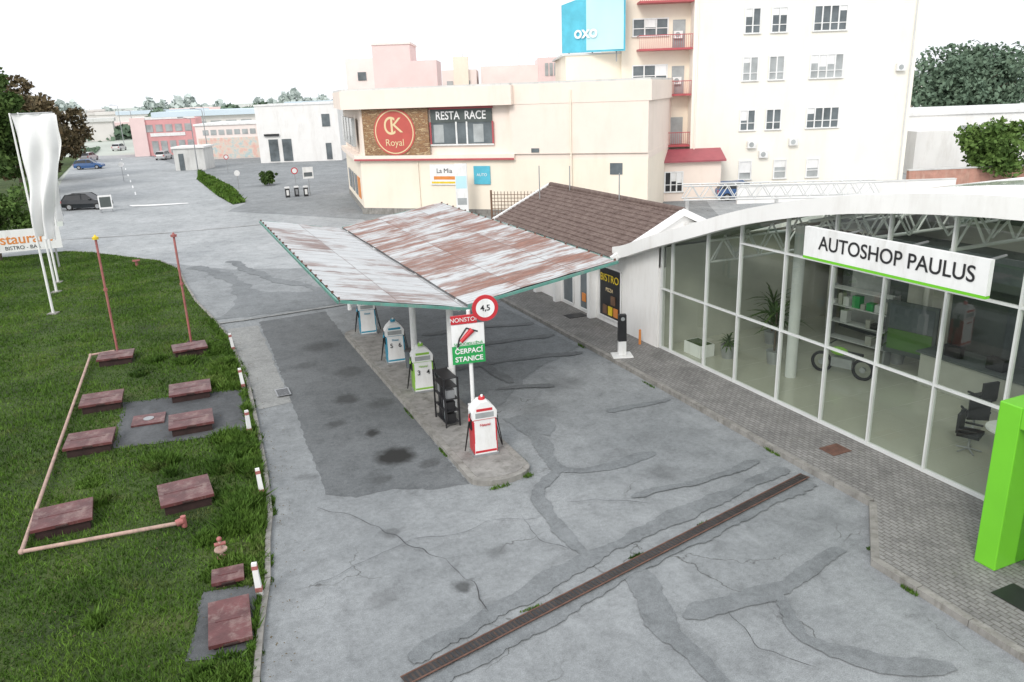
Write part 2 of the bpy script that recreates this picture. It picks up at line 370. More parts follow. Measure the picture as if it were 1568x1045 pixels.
band('stop_line',[(1.2,34.5),(3.2,34.5),(7.1,34.8)],.17,nz(),'asph_light',road,.05,.2)
sheet('turn_marking',[(-2.9,83),(-1.5,82.2),(2.2,80.9),(2.3,80.2),(-.5,80.6),(-2.6,81.6)],nz(),'whitep',road,.05)
band('edge_line',[(-7,64),(0,62.5),(7,62.2)],.12,nz(),'kerb',road,.02)
for y in (92,100,108,118,130,142,155): band('lane_line',[(-2.4-(y-92)*.045,y),(-2.5-(y-92)*.045,y+3.5)],.14,nz(),'whitep',road,.01,.05)
for i,pts in enumerate([[(2.2,16.6),(3.0,15.5),(3.4,14.6),(4.1,13.2),(4.3,12.2),(4.25,11.3)],[(3.8,14.3),(4.6,14.0),(5.6,14.2),(6.5,13.8)],[(1.4,13.5),(2.6,13.9),(3.8,14.3)],[(7.3,14.2),(8.4,13.7),(9.0,13.2)],[(6.2,14.1),(6.1,13.0),(6.5,12.4)],[(8.1,9.4),(7.9,8.4),(8.4,7.6)]]):
    band('crack',jitter(pts,.22,.05,False),.014,nz(),'oil' if i in (0,5) else 'padc',road,.006)

g=MB('manhole_cover'); g.box(-.22,.22,-.35,.35,.040,.046,'steel')
for i in range(6): g.box(-.18,.18,-.3+i*.1,-.25+i*.1,.046,.050,'black')
g.build((2.6,24.6,0.02))
g=MB('channel_drain'); L=math.hypot(10.6,2.35)
g.box(0,L,-.10,.10,.06,.066,'grate')
for i in range(int(L/.09)): g.box(.03+i*.09,.07+i*.09,-.075,.075,.066,.070,'black')
g.box(0,L,-.125,-.10,.06,.072,'rustplate'); g.box(0,L,.10,.125,.06,.072,'rustplate')
g.build((2.35,10.25,0),math.atan2(2.35,10.6))

# ------------------------------------------------------------------ pavement
side=[(13.3,45),(13.3,21),(13.2,13),(13.2,10.95),(11.45,9.3),(11.45,-3),(26,-3),(26,45)]
g=MB('pavement'); g.prism([(x+.14 if x<14 else x,y) for x,y in side],0.0,.12,'pavers'); g.build()
g=MB('kerb')
kp=side[:6]
for a,b_ in zip(kp[:-1],kp[1:]):
    a=Vector(a);b_=Vector(b_);d=(b_-a);n=max(1,int(d.length/1.0))
    u=d.normalized(); w=Vector((-u.y,u.x))*.15
    for i in range(n):
        p=a+d*(i/n)+u*.006; q=a+d*((i+1)/n)-u*.006; h=.135+random.uniform(-.008,.008)
        g.prism([(p.x,p.y),(q.x,q.y),(q.x+w.x,q.y+w.y),(p.x+w.x,p.y+w.y)],0,h,'kerb')
g.build(bevel=.01)
g=MB('manhole_cover'); g.box(-.3,.3,-.25,.25,.125,.135,'rustplate'); g.build((14.5,13.2,0))
g=MB('drain_grate'); g.box(-.4,.4,-.3,.3,.125,.135,'black'); g.build((14.8,27.4,0))
g=MB('drain_grate'); g.box(-.3,.3,-.3,.3,.125,.135,'black'); g.build((12.8,7.3,0))

# ------------------------------------------------------------------ pump island
def rounded(x0,x1,y0,y1,off=0):
    pts=[];r=(x1-x0)/2;cx=(x0+x1)/2
    for i in range(13): 
        a=math.pi+math.pi*i/12; pts.append((cx+(r-off)*math.cos(a),y0+.55+(r*.62-off)*math.sin(a)))
    for i in range(13):
        a=math.pi*i/12; pts.append((cx+(r-off)*math.cos(a),y1-.5+(r*.62-off)*math.sin(a)))
    return pts
g=MB('pump_island'); g.prism(rounded(5.75,7.35,15.6,30.2),0,.14,'kerb'); g.prism(rounded(5.75,7.35,15.6,30.2,.17),.14,.15,'island')
g.build(bevel=.01)
def pump(y,side,num,label,x=6.6):
    g=MB('fuel_pump')
    g.box(-.33,.33,-.24,.24,0,.06,'steel'); g.box(-.29,.29,-.22,.22,.06,1.0,'whitep',taper=.015)
    g.box(-.31,-.275,-.215,.215,.08,.95,side); g.box(.275,.31,-.215,.215,.08,.95,side)
    g.box(-.28,.28,-.226,-.222,.10,.16,side)
    vs=[(-.32,0),(.32,0),(.33,.20),(.25,.33),(.14,.42),(.10,.47),(-.10,.47),(-.14,.42),(-.25,.33),(-.33,.20)]
    vv=[(a,-.22,1.0+z) for a,z in vs]+[(a*.96,.2,1.0+z*.98) for a,z in vs]; n=10
    g.add(vv,[tuple(range(n)),tuple(range(2*n-1,n-1,-1))]+[(i,(i+1)%n,n+(i+1)%n,n+i) for i in range(n)],'whitep')
    g.box(-.24,.24,-.228,-.222,1.05,1.19,'glassl'); g.box(-.30,.30,-.226,-.2215,1.0,1.012,side)
    g.box(-.21,.21,-.229,-.222,1.23,1.30,side)
    g.sphere((0,0,1.50),.09,side,12,(1,.8,.9)); g.cyl((0,-.02,1.44),(0,-.02,1.60),.045,.03,'whitep')
    for sx in (-1,1):
        g.box(.31*sx-.03,.31*sx+.03,-.1,.1,.70,.98,'black')
        pts=[]
        for i in range(15):
            t=i/14; pts.append((sx*(.33+.17*math.sin(math.pi*t)),-.06+.1*t,1.15-1.05*math.sin(math.pi*t*.93)+.02))
        g.tube(pts,.014,'rubber',6)
        g.cyl((sx*.37,-.08,.95),(sx*.33,.0,1.12),.03,.02,side if sx<0 else 'black',8)
    o=g.build((x,y,.15),R(-6),bevel=.008)
    if num: text(num,.22,(0,-.235,.66),0,'black',o,'pump_number',.001)
    text(label,.09,(0,-.235,.86),0,side,o,'fuel_label',.001)
    return o
pump(17.25,'red','','Natural'); pump(22.3,'limep','3   4','Natural'); pump(25.4,'blue','5   6','Diesel'); pump(29.3,'blue','','Diesel')

can=empty('fuel_station_canopy')
def wing(name,x0,z0,x1,z1,k,y0=19.3,y1=34.8,n=20):
    g=MB(name); nx=int(abs(x1-x0)/.35)
    ys=[y0+(y1-y0)*i/n for i in range(n+1)]
    top=[]
    for j,y in enumerate(ys):
        for i in range(nx+1):
            t=i/nx; top.append((x0+(x1-x0)*t,y+.1*math.sin(t*3),z0+(z1-z0)*t+random.uniform(-.014,.014)))
    w=nx+1
    bot=[(x,y,z-.05) for x,y,z in top]
    fs=[(j*w+i,j*w+i+1,(j+1)*w+i+1,(j+1)*w+i) for j in range(n) for i in range(nx)]
    g.add(top,fs,k); g.add(bot,[tuple(reversed(f)) for f in fs],'steel')
    for y in (y0-.03,y1+.03):
        a,b_=(y-.02,y+.02)
        g.hexa([(x0,a,z0-.08),(x1,a,z1-.08),(x1,a,z1+.0),(x0,a,z0+.0),(x0,b_,z0-.08),(x1,b_,z1-.08),(x1,b_,z1+.0),(x0,b_,z0+.0)],'teal')
    sx=1 if x1>x0 else -1
    a,b_=sorted((x1+sx*.02,x1+sx*.07)); g.box(a,b_,y0,y1,z1-.09,z1-.01,'teal')
    for i in range(n+1):
        y=y0+.1+(y1-y0-.2)*i/n
        g.box(x1-.03,x1+.03,y-.02,y+.02,z1-.02,z1+.05,'rustplate')
    for y in (20.2,24,29.3,33.8):
        g.hexa([(x0,y-.08,z0-.3),(x1,y-.08,z1-.16),(x1,y-.08,z1-.05),(x0,y-.08,z0-.05),(x0,y+.08,z0-.3),(x1,y+.08,z1-.16),(x1,y+.08,z1-.05),(x0,y+.08,z0-.05)],'whitep')
    return g.build(parent=can)
wing('left_wing',7.2,3.45,3.7,4.15,'canL'); wing('right_wing',7.12,3.54,11.8,4.2,'canR')
g=MB('columns')
for y in (23.9,29.3): 
    g.cyl((6.85,y,.15),(6.9,y,3.4),.11,.10,'whitep',12); g.cyl((6.85,y,.15),(6.85,y,.3),.17,.15,'steel')
g.cyl((6.85,20.2,.15),(6.9,20.2,3.4),.10,.10,'whitep',12); g.cyl((6.9,33.8,0),(6.9,33.8,3.4),.10,.10,'whitep',12)
g.build(parent=can)

g=MB('fuel_station_sign')
g.cyl((0,0,.15),(0,0,3.55),.055,.055,'whitep'); g.box(-.12,.12,-.12,.12,.15,.9,'whitep')
g.box(-.50,.38,-.10,-.06,2.12,2.62,'greens'); g.box(-.50,.38,-.10,-.06,2.622,3.20,'whitep'); g.box(-.50,.20,-.10,-.06,3.22,3.45,'red')
g.cyl((-.26,-.105,2.74),(.06,-.105,3.04),.05,.08,'red',10); g.tube([(-.3,-.11,2.68),(-.36,-.11,2.6),(-.30,-.11,2.83),(-.1,-.11,3.1),(.2,-.11,2.98)],.02,'black',6)
g.cyl((.42,-.13,3.60),(.42,-.17,3.60),.35,.35,'red',32); g.cyl((.42,-.171,3.60),(.42,-.176,3.60),.25,.25,'whitep',32)
sg=g.build((6.85,18.55,.06),R(-8))
text('NONSTOP',.16,(-.15,-.11,3.33),0,'whitep',sg); text('SAMOOBSLUŽNÁ',.10,(-.06,-.11,2.67),0,'greens',sg)
text('ČERPACÍ',.19,(-.06,-.11,2.47),0,'whitep',sg,bold=.004); text('STANICE',.19,(-.06,-.11,2.25),0,'whitep',sg,bold=.004); text('4,5',.22,(.42,-.18,3.60),0,'black',sg,bold=.003)
g=MB('metal_rack')
for x in (-.2,.2):
    for y in (-.45,.45): g.box(x-.02,x+.02,y-.02,y+.02,0,1.45,'black')
for z in (.1,.45,.8,1.15,1.42): g.box(-.2,.2,-.45,.45,z,z+.02,'black')
for z in (.12,.47,.82):
    for y in (-.3,-.1,.12,.32): g.box(-.12,.12,y-.08,y+.06,z,z+.24,random.choice(['black','steel','glassd']))
g.build((6.45,19.6,.15))
g=MB('fire_extinguisher_post'); g.box(-.09,.09,-.07,.07,0,1.2,'whitep'); g.box(-.12,.12,-.1,-.072,.75,1.1,'red'); g.build((6.95,20.6,.15))
g=MB('waste_bin'); g.cyl((0,0,0),(0,0,.6),.16,.19,'glassd',14); g.cyl((0,0,.6),(0,0,.65),.2,.17,'black',14); g.build((6.9,24.6,.15))
g=MB('water_bucket'); g.cyl((0,0,0),(0,0,.3),.12,.16,'blue',12); g.build((6.9,23.3,.15))

g=MB('charging_post'); g.box(-.35,.35,-.3,.3,0,.05,'whitep'); g.box(-.14,.14,-.10,.10,.05,1.35,'whitep',taper=.015); g.box(-.145,.145,-.11,.11,.55,1.5,'black',taper=.01)
g.cyl((0,-.12,1.36),(0,-.115,1.36),.07,.07,'glassl'); g.build((13.75,22.1,.12),R(-20),bevel=.015)
g=MB('orange_bollard'); g.cyl((0,0,0),(0,0,.55),.05,.04,'orange'); g.build((15.0,22.9,.12))

# ------------------------------------------------------------------ grass verge
gv=[(-60,58.4),(-6.4,58.4),(-4.6,56.6),(-3.1,54.5),(-.7,51.0),(.2,48),(.4,43.5),(.7,39),(1.2,35.2),(1.55,32),(1.6,27.5),(1.6,25.4),(1.45,22),(1.3,19.2),(1.1,16.8),(.9,15.7),(.7,14.2),(.4,12.8),(.15,11.4),(-.3,8),(-60,8)]
g=MB('grass_verge'); g.prism(gv,0,.07,'soil','kerb'); gr=g.build()
g=MB('kerb')
edge=gv[1:-1]
for a,b_ in zip(edge[:-1],edge[1:]):
    a=Vector(a);b_=Vector(b_);d=(b_-a);n=max(1,int(d.length/1.0));u=d.normalized();w=Vector((-u.y,u.x))*.11
    for i in range(n):
        p=a+d*(i/n);q=a+d*((i+1)/n)-u*.01;h=.085+random.uniform(-.02,.015)
        g.prism([(p.x,p.y),(q.x,q.y),(q.x+w.x,q.y+w.y),(p.x+w.x,p.y+w.y)],0,h,'kerb')
g.build()
pads=[[(-2.1,26.1),(1.5,25.5),(1.35,21.7),(-.8,22.1),(-2.25,22.4)],[(-.45,14.3),(.6,14.0),(.15,12.0),(-.8,12.3)]]
for pd in pads: sheet('concrete_pad',pd,.085,'padc',j=.05)
hatches=[(-2.4,30.8,1.2,.95),(.1,30.5,1.2,.95),(-2.65,26.1,1.2,1.1),(-.1,25.7,1.25,1.1),(-2.8,22.8,1.2,1.1),(-.2,22.9,1.2,1.1),(-3.1,18.4,1.2,1.05),(-.55,18.3,1.15,1.15),(0.05,14.45,.6,.5),(-.05,12.95,.72,1.3)]
def inpoly(x,y,P):
    c=np.zeros_like(x,bool);n=len(P);j=n-1
    for i in range(n):
        xi,yi=P[i];xj,yj=P[j]
        c^=((yi>y)!=(yj>y))&(x<(xj-xi)*(y-yi)/(yj-yi+1e-9)+xi); j=i
    return c
def blades(name,P,n,x0,x1,y0,y1,hmin,hmax,w,dens_y=True,k_='blade',z0=.06):
    x=rng.uniform(x0,x1,n); u=rng.random(n); y=y0+(y1-y0)*(u**1.7 if dens_y else u)
    k=inpoly(x,y,P)
    for pd in pads:
        c=np.mean(pd,0); pin=[(c[0]+(a-c[0])*.93,c[1]+(b-c[1])*.93) for a,b in pd]; k&=~inpoly(x,y,pin)
    for hx,hy,a,b_ in hatches: k&=~((abs(x-hx)<a/2)&(abs(y-hy)<b_/2))
    x=x[k];y=y[k];n=len(x)
    pat=.5+.5*np.sin(x*1.3+np.sin(y*.9)*2)*np.cos(y*1.1+np.sin(x*.7))
    h=rng.uniform(hmin,hmax,n)*(.5+.9*pat); a=rng.uniform(0,2*np.pi,n); ww=w*rng.uniform(.6,1.4,n)*(1+.02*y)
    lx=rng.normal(0,.5,n)*h; ly=rng.normal(0,.5,n)*h
    V=np.empty((n,3,3)); V[:,0]=np.stack([x-np.cos(a)*ww,y-np.sin(a)*ww,np.full(n,z0)],1)
    V[:,1]=np.stack([x+np.cos(a)*ww,y+np.sin(a)*ww,np.full(n,z0)],1); V[:,2]=np.stack([x+lx,y+ly,z0+.01+h],1)
    me=bpy.data.meshes.new(name); me.vertices.add(3*n); me.vertices.foreach_set('co',V.ravel())
    me.loops.add(3*n); me.loops.foreach_set('vertex_index',np.arange(3*n,dtype=np.int32))
    me.polygons.add(n); me.polygons.foreach_set('loop_start',np.arange(0,3*n,3,dtype=np.int32)); me.polygons.foreach_set('loop_total',np.full(n,3,dtype=np.int32))
    me.materials.append(M[k_]); me.update(); me.validate()
    o=bpy.data.objects.new(name,me); COL.objects.link(o); o.parent=gr; return o
blades('grass_blades',gv,260000,-11,1.8,9.5,58,.05,.11,.011)
ed=[(p[0]-.30,p[1]) for p in gv[8:20]]+[(p[0]+.0,p[1]) for p in reversed(gv[8:20])]
blades('kerb_weeds',ed,60000,-1,1.8,9,36,.05,.19,.017,True,'weed')
rs=random.Random(11)
for i in range(60):
    y=rs.uniform(10,33); xe=float(np.interp(y,[8,11.4,14.2,16.8,22,27,35],[-.3,.15,.7,1.1,1.45,1.6,1.2])); r=rs.uniform(.15,.5); cx=xe-r-rs.choice([0,0,.3,rs.uniform(0,4)]); cy=y
    c=[(cx+r*math.cos(a/3)*rs.uniform(.7,1.1),cy+r*math.sin(a/3)*rs.uniform(.7,1.1)) for a in range(19)]
    blades('weed_clump',c,int(5000*r*r)+250,cx-r,cx+r,cy-r,cy+r,.09,.24,.024,False,'weed')
for i in range(70):
    y=rs.uniform(10,33); xe=float(np.interp(y,[8,11.4,14.2,16.8,22,27,35],[-.3,.15,.7,1.1,1.45,1.6,1.2]))+rs.uniform(-.02,.12); r=rs.uniform(.04,.12)
    c=[(xe+r*math.cos(a),y+2*r*math.sin(a)) for a in np.linspace(0,6,9)]
    blades('kerb_tuft',c,130,xe-r,xe+r,y-2*r,y+2*r,.04,.12,.013,False,'weed',0.0)
for (x,y,rx,ry) in [(7.15,15.75,.15,.1),(6.3,15.55,.3,.06),(7.4,16.6,.05,.3),(5.72,18,.04,.3),(5.7,21,.04,.5),(7.4,20,.05,.4),(13.2,14,.05,.3),(13.15,19.5,.04,.4),(11.9,9.7,.1,.06),(11.4,8.4,.04,.2),(13.2,24,.05,.3),(5.0,11.05,.25,.03),(7.6,11.6,.2,.03),(9.6,12.0,.25,.03)]:
    c=[(x+rx*math.cos(a),y+ry*math.sin(a)) for a in np.linspace(0,6,11)]
    blades('weed_tuft',c,150,x-rx,x+rx,y-ry,y+ry,.02,.07,.010,False,'weed',0.01)
n=700; g=MB('fallen_leaves'); rl=random.Random(4)
for i in range(n):
    y=rl.uniform(9.5,34)
    if i%3: x=rl.uniform(-6,1.2); z=.13
    else:
        x=float(np.interp(y,[8,11.4,14.2,16.8,22,27,35],[-.3,.15,.7,1.1,1.45,1.6,1.2]))+abs(rl.gauss(0,.35))+.12; z=.045
    a=rl.uniform(0,6.28); s=rl.uniform(.012,.03); c_,s_=math.cos(a)*s,math.sin(a)*s
    g.add([(x-c_,y-s_,z),(x+s_*.6,y-c_*.6,z+.008),(x+c_,y+s_,z),(x-s_*.6,y+c_*.6,z+.01)],[(0,1,2,3)],'leafb')
g.build()

for hx,hy,a,b_ in hatches:
    g=MB('tank_hatch'); h=.30 if a>1 else .16
    g.box(-a/2+.07,a/2-.07,-b_/2+.07,b_/2-.07,0,h,'rustside'); g.box(-a/2,a/2,-b_/2,b_/2,h-.07,h+.005,'rustlid')
    g.box(-.12,.12,-b_/2-.03,-b_/2,h-.05,h-.02,'rustside'); g.box(-a/2+.12,a/2-.12,-.02,.02,h+.005,h+.012,'rustlid')
    g.build((hx,hy,.07),R(random.uniform(-4,4)-(6 if a<1 else 0)),bevel=.01)
g=MB('access_cover'); g.box(-.45,.45,-.4,.4,0,.05,'rustlid'); g.cyl((0,0,.05),(0,0,.07),.15,.15,'steel'); g.build((-1.35,24.1,.09),R(-5))
g=MB('vent_pipeline')
g.tube([(-2.5,31.9,.2),(-3.3,31.7,.22),(-3.8,17.3,.22),(-.75,17.0,.22)],.045,'pinkp'); g.sphere((-3.3,31.7,.22),.065,'pinkp'); g.sphere((-3.8,17.3,.22),.065,'pinkp')
g.cyl((-.8,17.0,.22),(-.65,17.0,.26),.08,.08,'redp'); g.cyl((-.65,17.0,.1),(-.65,17.0,.36),.06,.06,'redp')
g.build()
for (x,y,h,c) in [(-2.4,31.9,4.45,'yellow'),(.2,31.7,4.3,'redp')]:
    g=MB('vent_pipe'); g.cyl((0,0,0),(0,0,h),.045,.04,'redp'); g.cyl((0,0,h*.98),(0,0,h),.11,.11,c); g.cyl((0,0,h),(0,0,h+.08),.06,.02,c)
    g.cyl((0,0,h*.55),(0,0,h*.57),.07,.07,'redp'); g.box(-.15,.15,-.15,.15,0,.12,'rustside')
    g.build((x,y,.07))
g=MB('pipe_valve'); g.cyl((0,0,0),(0,0,.45),.035,.035,'pinkp'); g.cyl((0,0,.22),(0,0,.25),.13,.13,'pinkp'); g.cyl((-.11,0,.36),(.11,0,.36),.04,.04,'redp'); g.sphere((0,0,.47),.055,'redp'); g.cyl((0,0,.03),(0,0,.06),.1,.1,'redp'); g.build((0.0,15.3,.07))
g=MB('pipe_valve'); g.cyl((0,0,0),(0,0,.3),.08,.08,'redp'); g.cyl((0,0,.3),(0,0,.34),.2,.2,'redp'); g.box(-.2,.2,-.03,.03,.34,.38,'redp'); g.build((-1.9,50,.07))
for (x,y) in [(1.6,29.9),(1.5,25.5),(1.25,21.6),(1.1,17.7),(.55,13.7)]:
    g=MB('kerb_bollard'); g.box(-.06,.06,-.045,.045,0,.72,'whitep',taper=.012); g.box(-.062,.062,-.047,.047,.1,.2,'redp'); g.box(-.054,.054,-.040,.040,.6,.68,'redp'); g.box(-.047,.047,-.033,.033,.72,.735,'whitep')
    o=g.build((x,y,.05),random.uniform(-.3,.3)); o.rotation_euler[0]=random.uniform(-.06,.06); o.rotation_euler[1]=random.uniform(-.1,.02)

for i,(x,y,h) in enumerate([(-5.3,40.1,8.8),(-5.6,45,8.8),(-5.75,47.6,8.7)]):
    g=MB('banner_flag'); g.cyl((0,0,0),(0,0,h),.06,.035,'whitep'); g.cyl((0,0,h-.05),(1.6,0,h-.05),.02,.02,'steel')
    nx,nzv=18,34; vs=[];top=h-.08;bot=h-5.2
    for j in range(nzv+1):
        t=j/nzv; wd=1.6*(1-.50*min(1,max(0,t-.25)/.6))
        for k in range(nx+1):
            s_=k/nx; vs.append((.05+wd*s_+.04*math.sin(5*t+i),(.22*math.sin(s_*12+t*4+i*2)*(.25+t)+.06*math.sin(t*13+s_*4)),top+(bot-top)*t-.25*s_*t))
    g.add(vs,[(j*(nx+1)+k,j*(nx+1)+k+1,(j+1)*(nx+1)+k+1,(j+1)*(nx+1)+k) for j in range(nzv) for k in range(nx)],'cloth',smooth=True)
    g.box(-.2,.2,-.2,.2,0,.06,'kerb'); g.build((x,y,.07),R(-20))
g=MB('restaurant_board_sign'); 
for x in (-1.9,1.9): g.box(x-.05,x+.05,-.05,.05,0,2.3,'steel')
g.box(-2.3,2.3,-.09,-.05,1.15,2.4,'whitep'); g.box(-1.9,-1.0,-.093,-.09,1.3,1.6,'orange')
o=g.build((-8.0,52.5,.07),R(-2)); text('Restaurant',.8,(.1,-.1,1.85),0,'orange',o,bold=.01); text('BISTRO - BAR',.3,(.3,-.1,1.36),0,'black',o)

# ------------------------------------------------------------------ bistro
bis=empty('bistro_building')
g=MB('walls'); g.box(15.4,20.2,24.4,35.1,0,3.05,'white')
vs=[(15.4,24.4,3.05),(20.2,24.4,3.05),(17.7,24.4,4.4)]; g.add(vs,[(0,1,2)],'white'); g.add([(x,35.1,z) for x,_,z in vs],[(0,1,2)],'white')
g.build(parent=bis)
g=MB('windows')
def win(g,y0,y1,z0,z1,k='glassd',n=2,x=15.4):
    g.box(x-.03,x-.005,y0,y1,z0,z1,k)
    for i in range(n+1):
        y=y0+(y1-y0)*i/n; g.box(x-.06,x-.03,y-.03,y+.03,z0,z1,'whitep')
    g.box(x-.06,x-.03,y0,y1,z1,z1+.06,'whitep'); g.box(x-.062,x-.03,y0,y1,z0-.06,z0,'whitep')
win(g,24.8,26.4,.4,2.35,'black',1); win(g,27.3,28.0,.3,2.3,'glassd',1); win(g,28.6,29.5,.3,2.3,'glassd',1); win(g,30.2,31.6,.9,2.3,'glassd',2); win(g,32.4,34,.9,2.3,'glassd',2)
for y,z,k in [(25.0,.5,'orange'),(25.4,.5,'yellow'),(25.8,.5,'wood'),(25.2,.95,'wood'),(27.5,.6,'orange')]: g.box(15.33,15.36,y,y+.3,z,z+.35,k)
g.build(parent=bis)
text('BISTRO',.42,(15.33,25.6,1.95),R(-90),'yellow',bis); text('PIZZA',.2,(15.33,25.6,1.5),R(-90),'tan',bis)
for y in (26.85,29.9,31.9): 
    g=MB('pilaster'); g.box(15.1,15.4,y-.12,y+.12,.12,3.0,'whitep'); g.build(parent=bis)
g=MB('tile_roof')
def slope(xe,ze,xr,zr,y0,y1):
    rows=13; ny=int((y1-y0)/.035)
    vs=[];fs=[]
    ys=np.linspace(y0,y1,ny)
    for r_ in range(rows):
        for e in (0,1):
            t=(r_+e)/rows; lift=.05 if e==0 else .012
            for y in ys: vs.append((xe+(xr-xe)*t,y,ze+(zr-ze)*t+lift+.028*abs(math.sin(y/.26*math.pi))+.006*random.random()))
        o=2*r_*ny
        fs+=[(o+i,o+i+1,o+ny+i+1,o+ny+i) for i in range(ny-1)]
        if r_: fs+=[(o-ny+i,o-ny+i+1,o+i+1,o+i) for i in range(ny-1)]
    g.add(vs,fs,'tile')
slope(14.65,3.05,17.75,4.5,24.35,35.3); slope(20.8,3.05,17.75,4.5,24.35,35.3)
g.cyl((17.75,24.3,4.54),(17.75,35.3,4.54),.12,.12,'tile',10)
for (xa,za,xb,zb) in ((14.6,3.0,17.75,4.47),(20.85,3.0,17.75,4.47)):
    for y in (24.22,35.32):
        g.hexa([(xa,y,za-.12),(xb,y,zb-.12),(xb,y,zb+.14),(xa,y,za+.14),(xa,y+.13,za-.12),(xb,y+.13,zb-.12),(xb,y+.13,zb+.14),(xa,y+.13,za+.14)],'whitep')
g.box(14.5,14.62,24.3,35.3,2.93,3.04,'teal')
for x,y in ((17.6,33),(17.6,28.6),(16.6,34.2)): g.cyl((x,y,4.0),(x,y,5.6),.025,.025,'steel')
g.build(parent=bis)

# ------------------------------------------------------------------ showroom
sh=empty('car_showroom')
GT=[(24.6,2.9),(22.2,3.75),(19.7,4.52),(18.1,5.05),(16.4,5.47),(14.7,5.82),(13.2,6.04),(11.5,6.22),(10,6.32),(8.5,6.35),(7,6.3),(4,6.0),(1,5.2),(-2,4.2)]
GT=GT[::-1]
def arc(y): return float(np.interp(y,[p[0] for p in GT],[p[1] for p in GT]))
ys=np.linspace(-2,24.6,60)
sm=np.array([np.mean([arc(y+d) for d in (-.8,-.4,0,.4,.8)]) for y in ys])
arc2=lambda y: float(np.interp(y,ys,sm))
g=MB('arched_roof')
def slab(x0,x1,lo,hi,k,y0=-2,y1=24.6,n=60):
    yy=np.linspace(y0,y1,n); vs=[]
    for y in yy:
        z=arc2(y); vs+=[(x0,y,z+lo),(x0,y,z+hi),(x1,y,z+hi),(x1,y,z+lo)]
    fs=[]
    for i in range(n-1):
        a=4*i;b_=a+4
        for q in range(4): fs.append((a+q,a+(q+1)%4,b_+(q+1)%4,b_+q))
    fs+=[(0,1,2,3),(4*n-1,4*n-2,4*n-3,4*n-4)]
    g.add(vs,fs,k,smooth=False)
slab(14.85,15.25,.0,.44,'white'); slab(15.25,18.0,.12,.38,'white'); slab(20.2,22.6,.12,.38,'white'); slab(24.4,27,.12,.38,'white')  # gaps between slabs are added openings that let skylight into the showroom
slab(18.0,20.2,.12,.38,'white',21.8,24.6,8); slab(22.6,24.4,.12,.38,'white',21.8,24.6,8)
for y in np.arange(-1,21.8,1.9):
    g.box(18.0,20.2,y-.06,y+.06,arc2(y)+.14,arc2(y)+.36,'whitep'); g.box(22.6,24.4,y-.06,y+.06,arc2(y)+.14,arc2(y)+.36,'whitep')
g.build(parent=sh)
g=MB('added_skylight_glazing')  # added glass strips over the roof gaps, there to brighten the interior
for x0,x1 in ((18.0,20.2),(22.6,24.4)):
    yy=np.linspace(-2,21.8,40); vs=[]
    for y in yy: vs+=[(x0,y,arc2(y)+.37),(x1,y,arc2(y)+.37)]
    g.add(vs,[(2*i,2*i+2,2*i+3,2*i+1) for i in range(39)],'glass')
g.build(parent=sh)
g=MB('ceiling'); slab(15.5,17.98,.06,.11,'inceil'); slab(20.25,22.55,.06,.11,'inceil'); slab(24.45,26.9,.06,.11,'inceil'); g.build(parent=sh)  # ceiling left open below the added roof strips for interior light
g=MB('walls')
g.box(15.3,15.6,22.25,24.35,.12,3.0,'white'); 
vs=[(15.3,22.25,3.0),(15.3,24.35,3.0),(15.3,24.35,3.15),(15.3,22.25,3.9)]; g.add(vs+[(15.6,y,z) for _,y,z in vs],[(0,1,2,3),(4,7,6,5),(3,2,6,7)],'white')
g.box(15.6,26.8,22.3,22.6,0,3.7,'inwall'); g.box(26.6,26.85,-2,22.3,0,4.0,'inwall')
g.box(26.62,26.8,-2,19,4.0,5.0,'dkpanel')
g.box(15.6,26.6,-2.3,-2,0,4,'inwall')
g.box(17.9,21.5,22.61,24.3,3.9,4.05,'greyroof')
g.build(parent=sh)
g=MB('floor'); g.box(15.45,26.6,-2,22.3,.12,.15,'floor')
for y in np.arange(0,22,1.2): g.box(15.5,21.9,y-.006,y+.006,.1505,.153,'inwall')
g.build(parent=sh)
Ys=[22.2,21.6,19.75,18.2,16.35,14.65,13.05,11.4,9.75,8.1,6.4,4.7,3,1.3,-.4]
g=MB('mullions')
for y in Ys: g.box(15.36,15.48,y-.024,y+.024,.12,arc2(y)+.05,'frame')
for a,b_ in zip(Ys[1:],Ys[:-1]):
    g.box(15.37,15.47,a+.024,b_-.024,2.27,2.32,'frame'); g.box(15.37,15.47,a+.024,b_-.024,.12,.2,'frame')
    if min(arc2(a),arc2(b_))>4.6: g.box(15.37,15.47,a+.024,b_-.024,4.48,4.53,'frame')
g.build(parent=sh)
g=MB('glazing')
yy=np.linspace(-2,22.2,50); vs=[]
for y in yy: vs+=[(15.43,y,.15),(15.43,y,arc2(y)+.05)]
g.add(vs,[(2*i,2*i+2,2*i+3,2*i+1) for i in range(49)],'glass'); g.build(parent=sh)
g=MB('roof_trusses')
for y in (20,15.8,11.6,7.4):
    z=arc2(y)-.15
    for x in np.arange(15.7,26,1.0):
        g.cyl((x,y,z-.7),(x+.5,y,z),.03,.03,'frame',6); g.cyl((x+.5,y,z),(x+1,y,z-.7),.03,.03,'frame',6)
    g.cyl((15.6,y,z),(26.5,y,z),.045,.045,'frame',6); g.cyl((15.6,y,z-.7),(26.5,y,z-.7),.045,.045,'frame',6)
for y in np.arange(3,21,1.1):
    g.cyl((17.2,y,arc2(y)-.75),(17.2,y+.55,arc2(y)-.1),.03,.03,'frame',6); g.cyl((17.2,y+.55,arc2(y)-.1),(17.2,y+1.1,arc2(y+1.1)-.75),.03,.03,'frame',6)
g.build(parent=sh)
g=MB('interior_columns')
for y in (17.7,9.2,1): g.cyl((17.2,y,.15),(17.2,y,arc2(y)-.2),.17,.17,'frame',20)
g.build(parent=sh)
g=MB('mezzanine'); g.box(22,26.5,3,22.2,2.9,3.15,'dkpanel'); g.box(22,22.05,3,22.2,3.15,3.9,'glassd')
